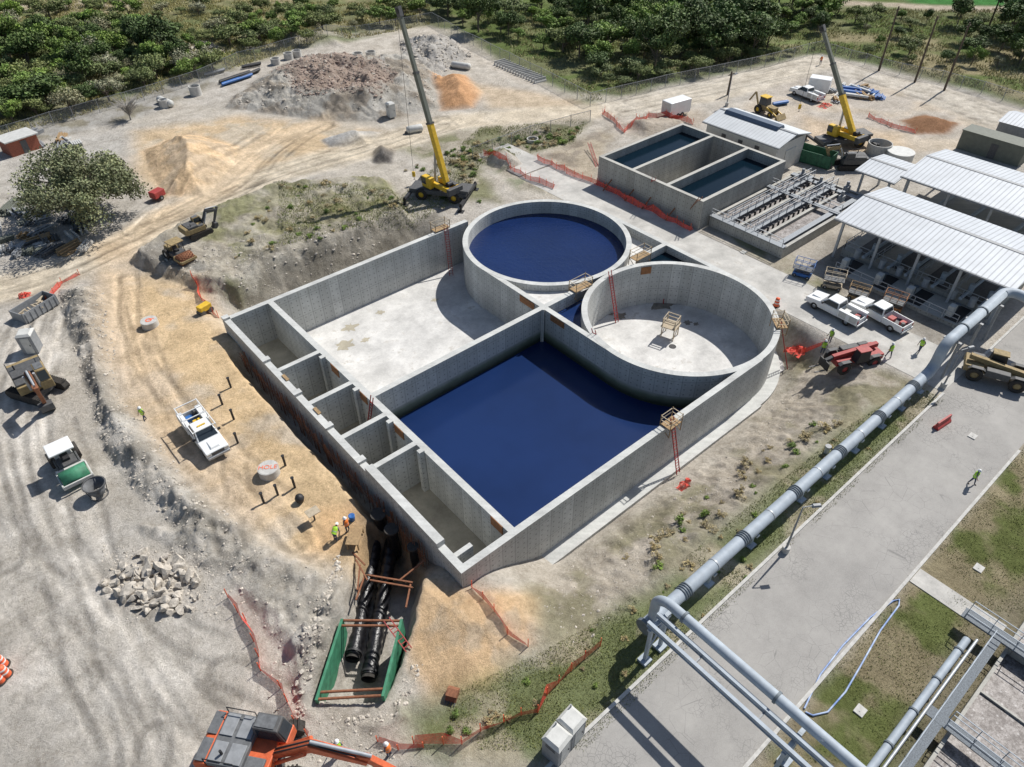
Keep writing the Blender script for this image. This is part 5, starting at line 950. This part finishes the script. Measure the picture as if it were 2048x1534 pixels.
PR['grey']=[mk('scrub_tree','leaf_grey',s,2.4,3.6,1800,.13,'x','tree',lob=11) for s in(7,8,23)]
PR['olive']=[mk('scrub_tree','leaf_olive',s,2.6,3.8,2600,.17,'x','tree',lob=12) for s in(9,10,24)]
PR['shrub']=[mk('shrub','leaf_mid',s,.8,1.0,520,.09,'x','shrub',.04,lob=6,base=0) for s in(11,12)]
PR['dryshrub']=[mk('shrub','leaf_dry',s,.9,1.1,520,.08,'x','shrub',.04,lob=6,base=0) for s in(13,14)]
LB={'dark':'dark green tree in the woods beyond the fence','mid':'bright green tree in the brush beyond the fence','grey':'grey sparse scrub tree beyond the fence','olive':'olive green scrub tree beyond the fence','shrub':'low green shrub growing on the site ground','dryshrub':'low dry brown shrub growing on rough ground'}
vr=random.Random(77)
def put(kind,x,y,s):
    r=dup(vr.choice(PR[kind]),(x,y,hgt(x,y)-.05),vr.random()*6.28,LB[kind],None,(s*vr.uniform(.85,1.3),s*vr.uniform(.85,1.2),s*vr.uniform(.75,1.15)))
    r['group']=LB[kind].replace('tree','trees').replace('shrub','shrubs')
def scat(poly,n,kinds,s0,s1,md):
    W=wp(poly);A=np.array(W);pl=[];k=0;tr_=0
    while k<n and tr_<n*60:
        tr_+=1; x=vr.uniform(A[:,0].min(),A[:,0].max());y=vr.uniform(A[:,1].min(),A[:,1].max())
        if sdist(W,np.array([x]),np.array([y]))[0]<0: continue
        s=s0+(s1-s0)*vr.random()**1.5
        if any((x-a)**2+(y-b)**2<(md*(s+q)/2)**2 for a,b,q in pl): continue
        if float(vn(np.array([x]),np.array([y]),11.,404)[0])<.3 and vr.random()<.6: continue
        pl.append((x,y,s)); put(vr.choice(kinds),x,y,s); k+=1
scat([(880,-5),(1700,-5),(1650,60),(1560,100),(1440,120),(1330,130),(1290,165),(1190,150),(1130,110),(1010,85),(900,45)],165,['dark','dark','mid','mid','olive'],.6,1.6,3.1)
scat([(1380,20),(1560,20),(1580,110),(1400,110)],10,['dark'],1.2,1.6,3)
scat([(-40,85),(200,70),(430,112),(440,140),(250,205),(-40,270)],185,['mid','olive','olive','grey','mid','dark'],.5,1.35,2.2)
scat([(-20,20),(860,10),(860,35),(640,70),(450,95),(-20,75)],80,['olive','grey','mid','olive','mid'],.45,1.25,3.6); scat([(440,60),(660,60),(640,85),(470,110)],12,['mid','olive'],.8,1.4,3)
scat([(1700,20),(2080,40),(2080,180),(1900,150),(1720,110)],34,['mid','olive','olive','dark','grey'],.4,1.,4); scat([(1990,50),(2070,50),(2070,140),(1990,120)],6,['dark'],1.,1.5,3)
scat([(1150,180),(1330,165),(1500,130),(1640,95),(1500,105),(1200,150)],34,['shrub','olive','olive'],.5,1.1,2.5)
scat([(560,380),(800,400),(830,430),(600,520),(450,540)],46,['shrub','dryshrub','dryshrub'],.35,.9,1.3); scat([(900,300),(1180,240),(1140,285),(960,325),(930,390)],60,['shrub','dryshrub'],.5,1.2,1.1); scat([(780,330),(900,300),(930,400),(1000,400),(960,420),(870,400)],18,['shrub','dryshrub'],.4,.9,1.2)
scat([(1100,1320),(1300,1170),(1500,1000),(1700,850),(1850,790),(1480,1170),(1300,1350),(900,1480),(830,1440)],50,['shrub','dryshrub','dryshrub'],.2,.5,.9)
scat([(1200,1130),(1600,830),(1700,830),(1300,1170)],40,['dryshrub','dryshrub','shrub'],.25,.8,1.3)
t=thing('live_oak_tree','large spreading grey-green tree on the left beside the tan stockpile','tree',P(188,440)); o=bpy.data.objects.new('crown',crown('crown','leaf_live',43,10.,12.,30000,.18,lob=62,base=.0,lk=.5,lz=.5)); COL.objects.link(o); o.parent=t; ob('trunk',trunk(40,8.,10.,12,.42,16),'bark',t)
t=thing('bare_tree','leafless grey twiggy tree above the big grey-green tree','tree',P(262,240)); ob('trunk',trunk(42,3.5,5,10,.16,70),'twig',t)
for l in PR.values():
    for q in l:
        for ch in list(q.children): bpy.data.objects.remove(ch)
        bpy.data.objects.remove(q)
def grass(poly,n,h,m,lbl,wd=.05):
    W=wp(poly);A=np.array(W); r=np.random.RandomState(n); x=r.uniform(A[:,0].min(),A[:,0].max(),n*3);y=r.uniform(A[:,1].min(),A[:,1].max(),n*3)
    ok=(sdist(W,x,y)>0)&(fbm(x,y,3,66,3)+.15*r.rand(n*3)>.5); x=x[ok][:n];y=y[ok][:n]; k=len(x)
    z=np.array([hgt(a,b) for a,b in zip(x,y)]); a=r.rand(k)*6.28; hh=h*r.uniform(.4,1.2,k); lx=r.randn(k)*h*.5;ly=r.randn(k)*h*.5; w=wd*(.6+r.rand(k))
    V=np.stack([np.stack([x-np.cos(a)*w,y-np.sin(a)*w,z-.02],1),np.stack([x+np.cos(a)*w,y+np.sin(a)*w,z-.02],1),np.stack([x+lx,y+ly,z+hh],1)],1).reshape(-1,3)
    me=bpy.data.meshes.new('grass'); me.from_pydata(V.tolist(),[],np.arange(3*k).reshape(-1,3).tolist()); s=.7+.8*r.rand(k); c=np.repeat(np.stack([s*(1+.2*r.rand(k)),s,s*.85,np.ones(k)],1),3,0)
    at=me.color_attributes.new('Col','FLOAT_COLOR','POINT'); at.data.foreach_set('color',c.ravel()); me.materials.append(M[m]); o=bpy.data.objects.new('grass',me); COL.objects.link(o); o['kind']='stuff'; tag(o,lbl,'grass')
grass([(880,1400),(1090,1300),(1290,1180),(1500,1010),(1700,850),(1830,770),(1890,800),(1480,1190),(1300,1370),(1170,1500),(830,1500)],30000,.12,'grassm','short green grass on the verge beside the pipe',.025)
grass([(1480,1540),(1850,1115),(2060,880),(2300,1000),(2000,1500)],20000,.1,'grassm','dry and green grass right of the road',.025)
grass([(0,0),(860,0),(860,45),(600,92),(250,205),(0,275)],55000,.5,'grass_pale','tall dry grass beyond the left fence',.07)
grass([(900,20),(2060,20),(2060,210),(1880,160),(1640,100),(1330,165),(1180,205)],45000,.5,'grass_pale','rough grass at the edge of the woods',.07)
grass([(560,380),(800,395),(960,255),(1180,238),(1150,285),(960,330),(930,400),(830,445),(560,520)],18000,.25,'grassm','weeds on the banks around the first crane',.035)
# ---------- light
w=bpy.data.worlds.new('World'); S.world=w; w.use_nodes=True; nt=w.node_tree; bg=nt.nodes['Background']; sk=nt.nodes.new('ShaderNodeTexSky'); sk.sky_type='NISHITA'; sk.sun_disc=False; sk.sun_elevation=rad(49); sk.sun_rotation=rad(90); nt.links.new(sk.outputs[0],bg.inputs[0]); bg.inputs[1].default_value=.085
sl=bpy.data.lights.new('Sun','SUN'); sl.energy=5.0; sl.angle=rad(.5); sl.color=(1,.965,.91); so=bpy.data.objects.new('Sun',sl); COL.objects.link(so); so.rotation_euler=Vector((-math.cos(rad(49)),-.04,-math.sin(rad(49)))).to_track_quat('-Z','Y').to_euler()
S.view_settings.view_transform='Standard'; S.view_settings.look='None'; S.view_settings.exposure=0
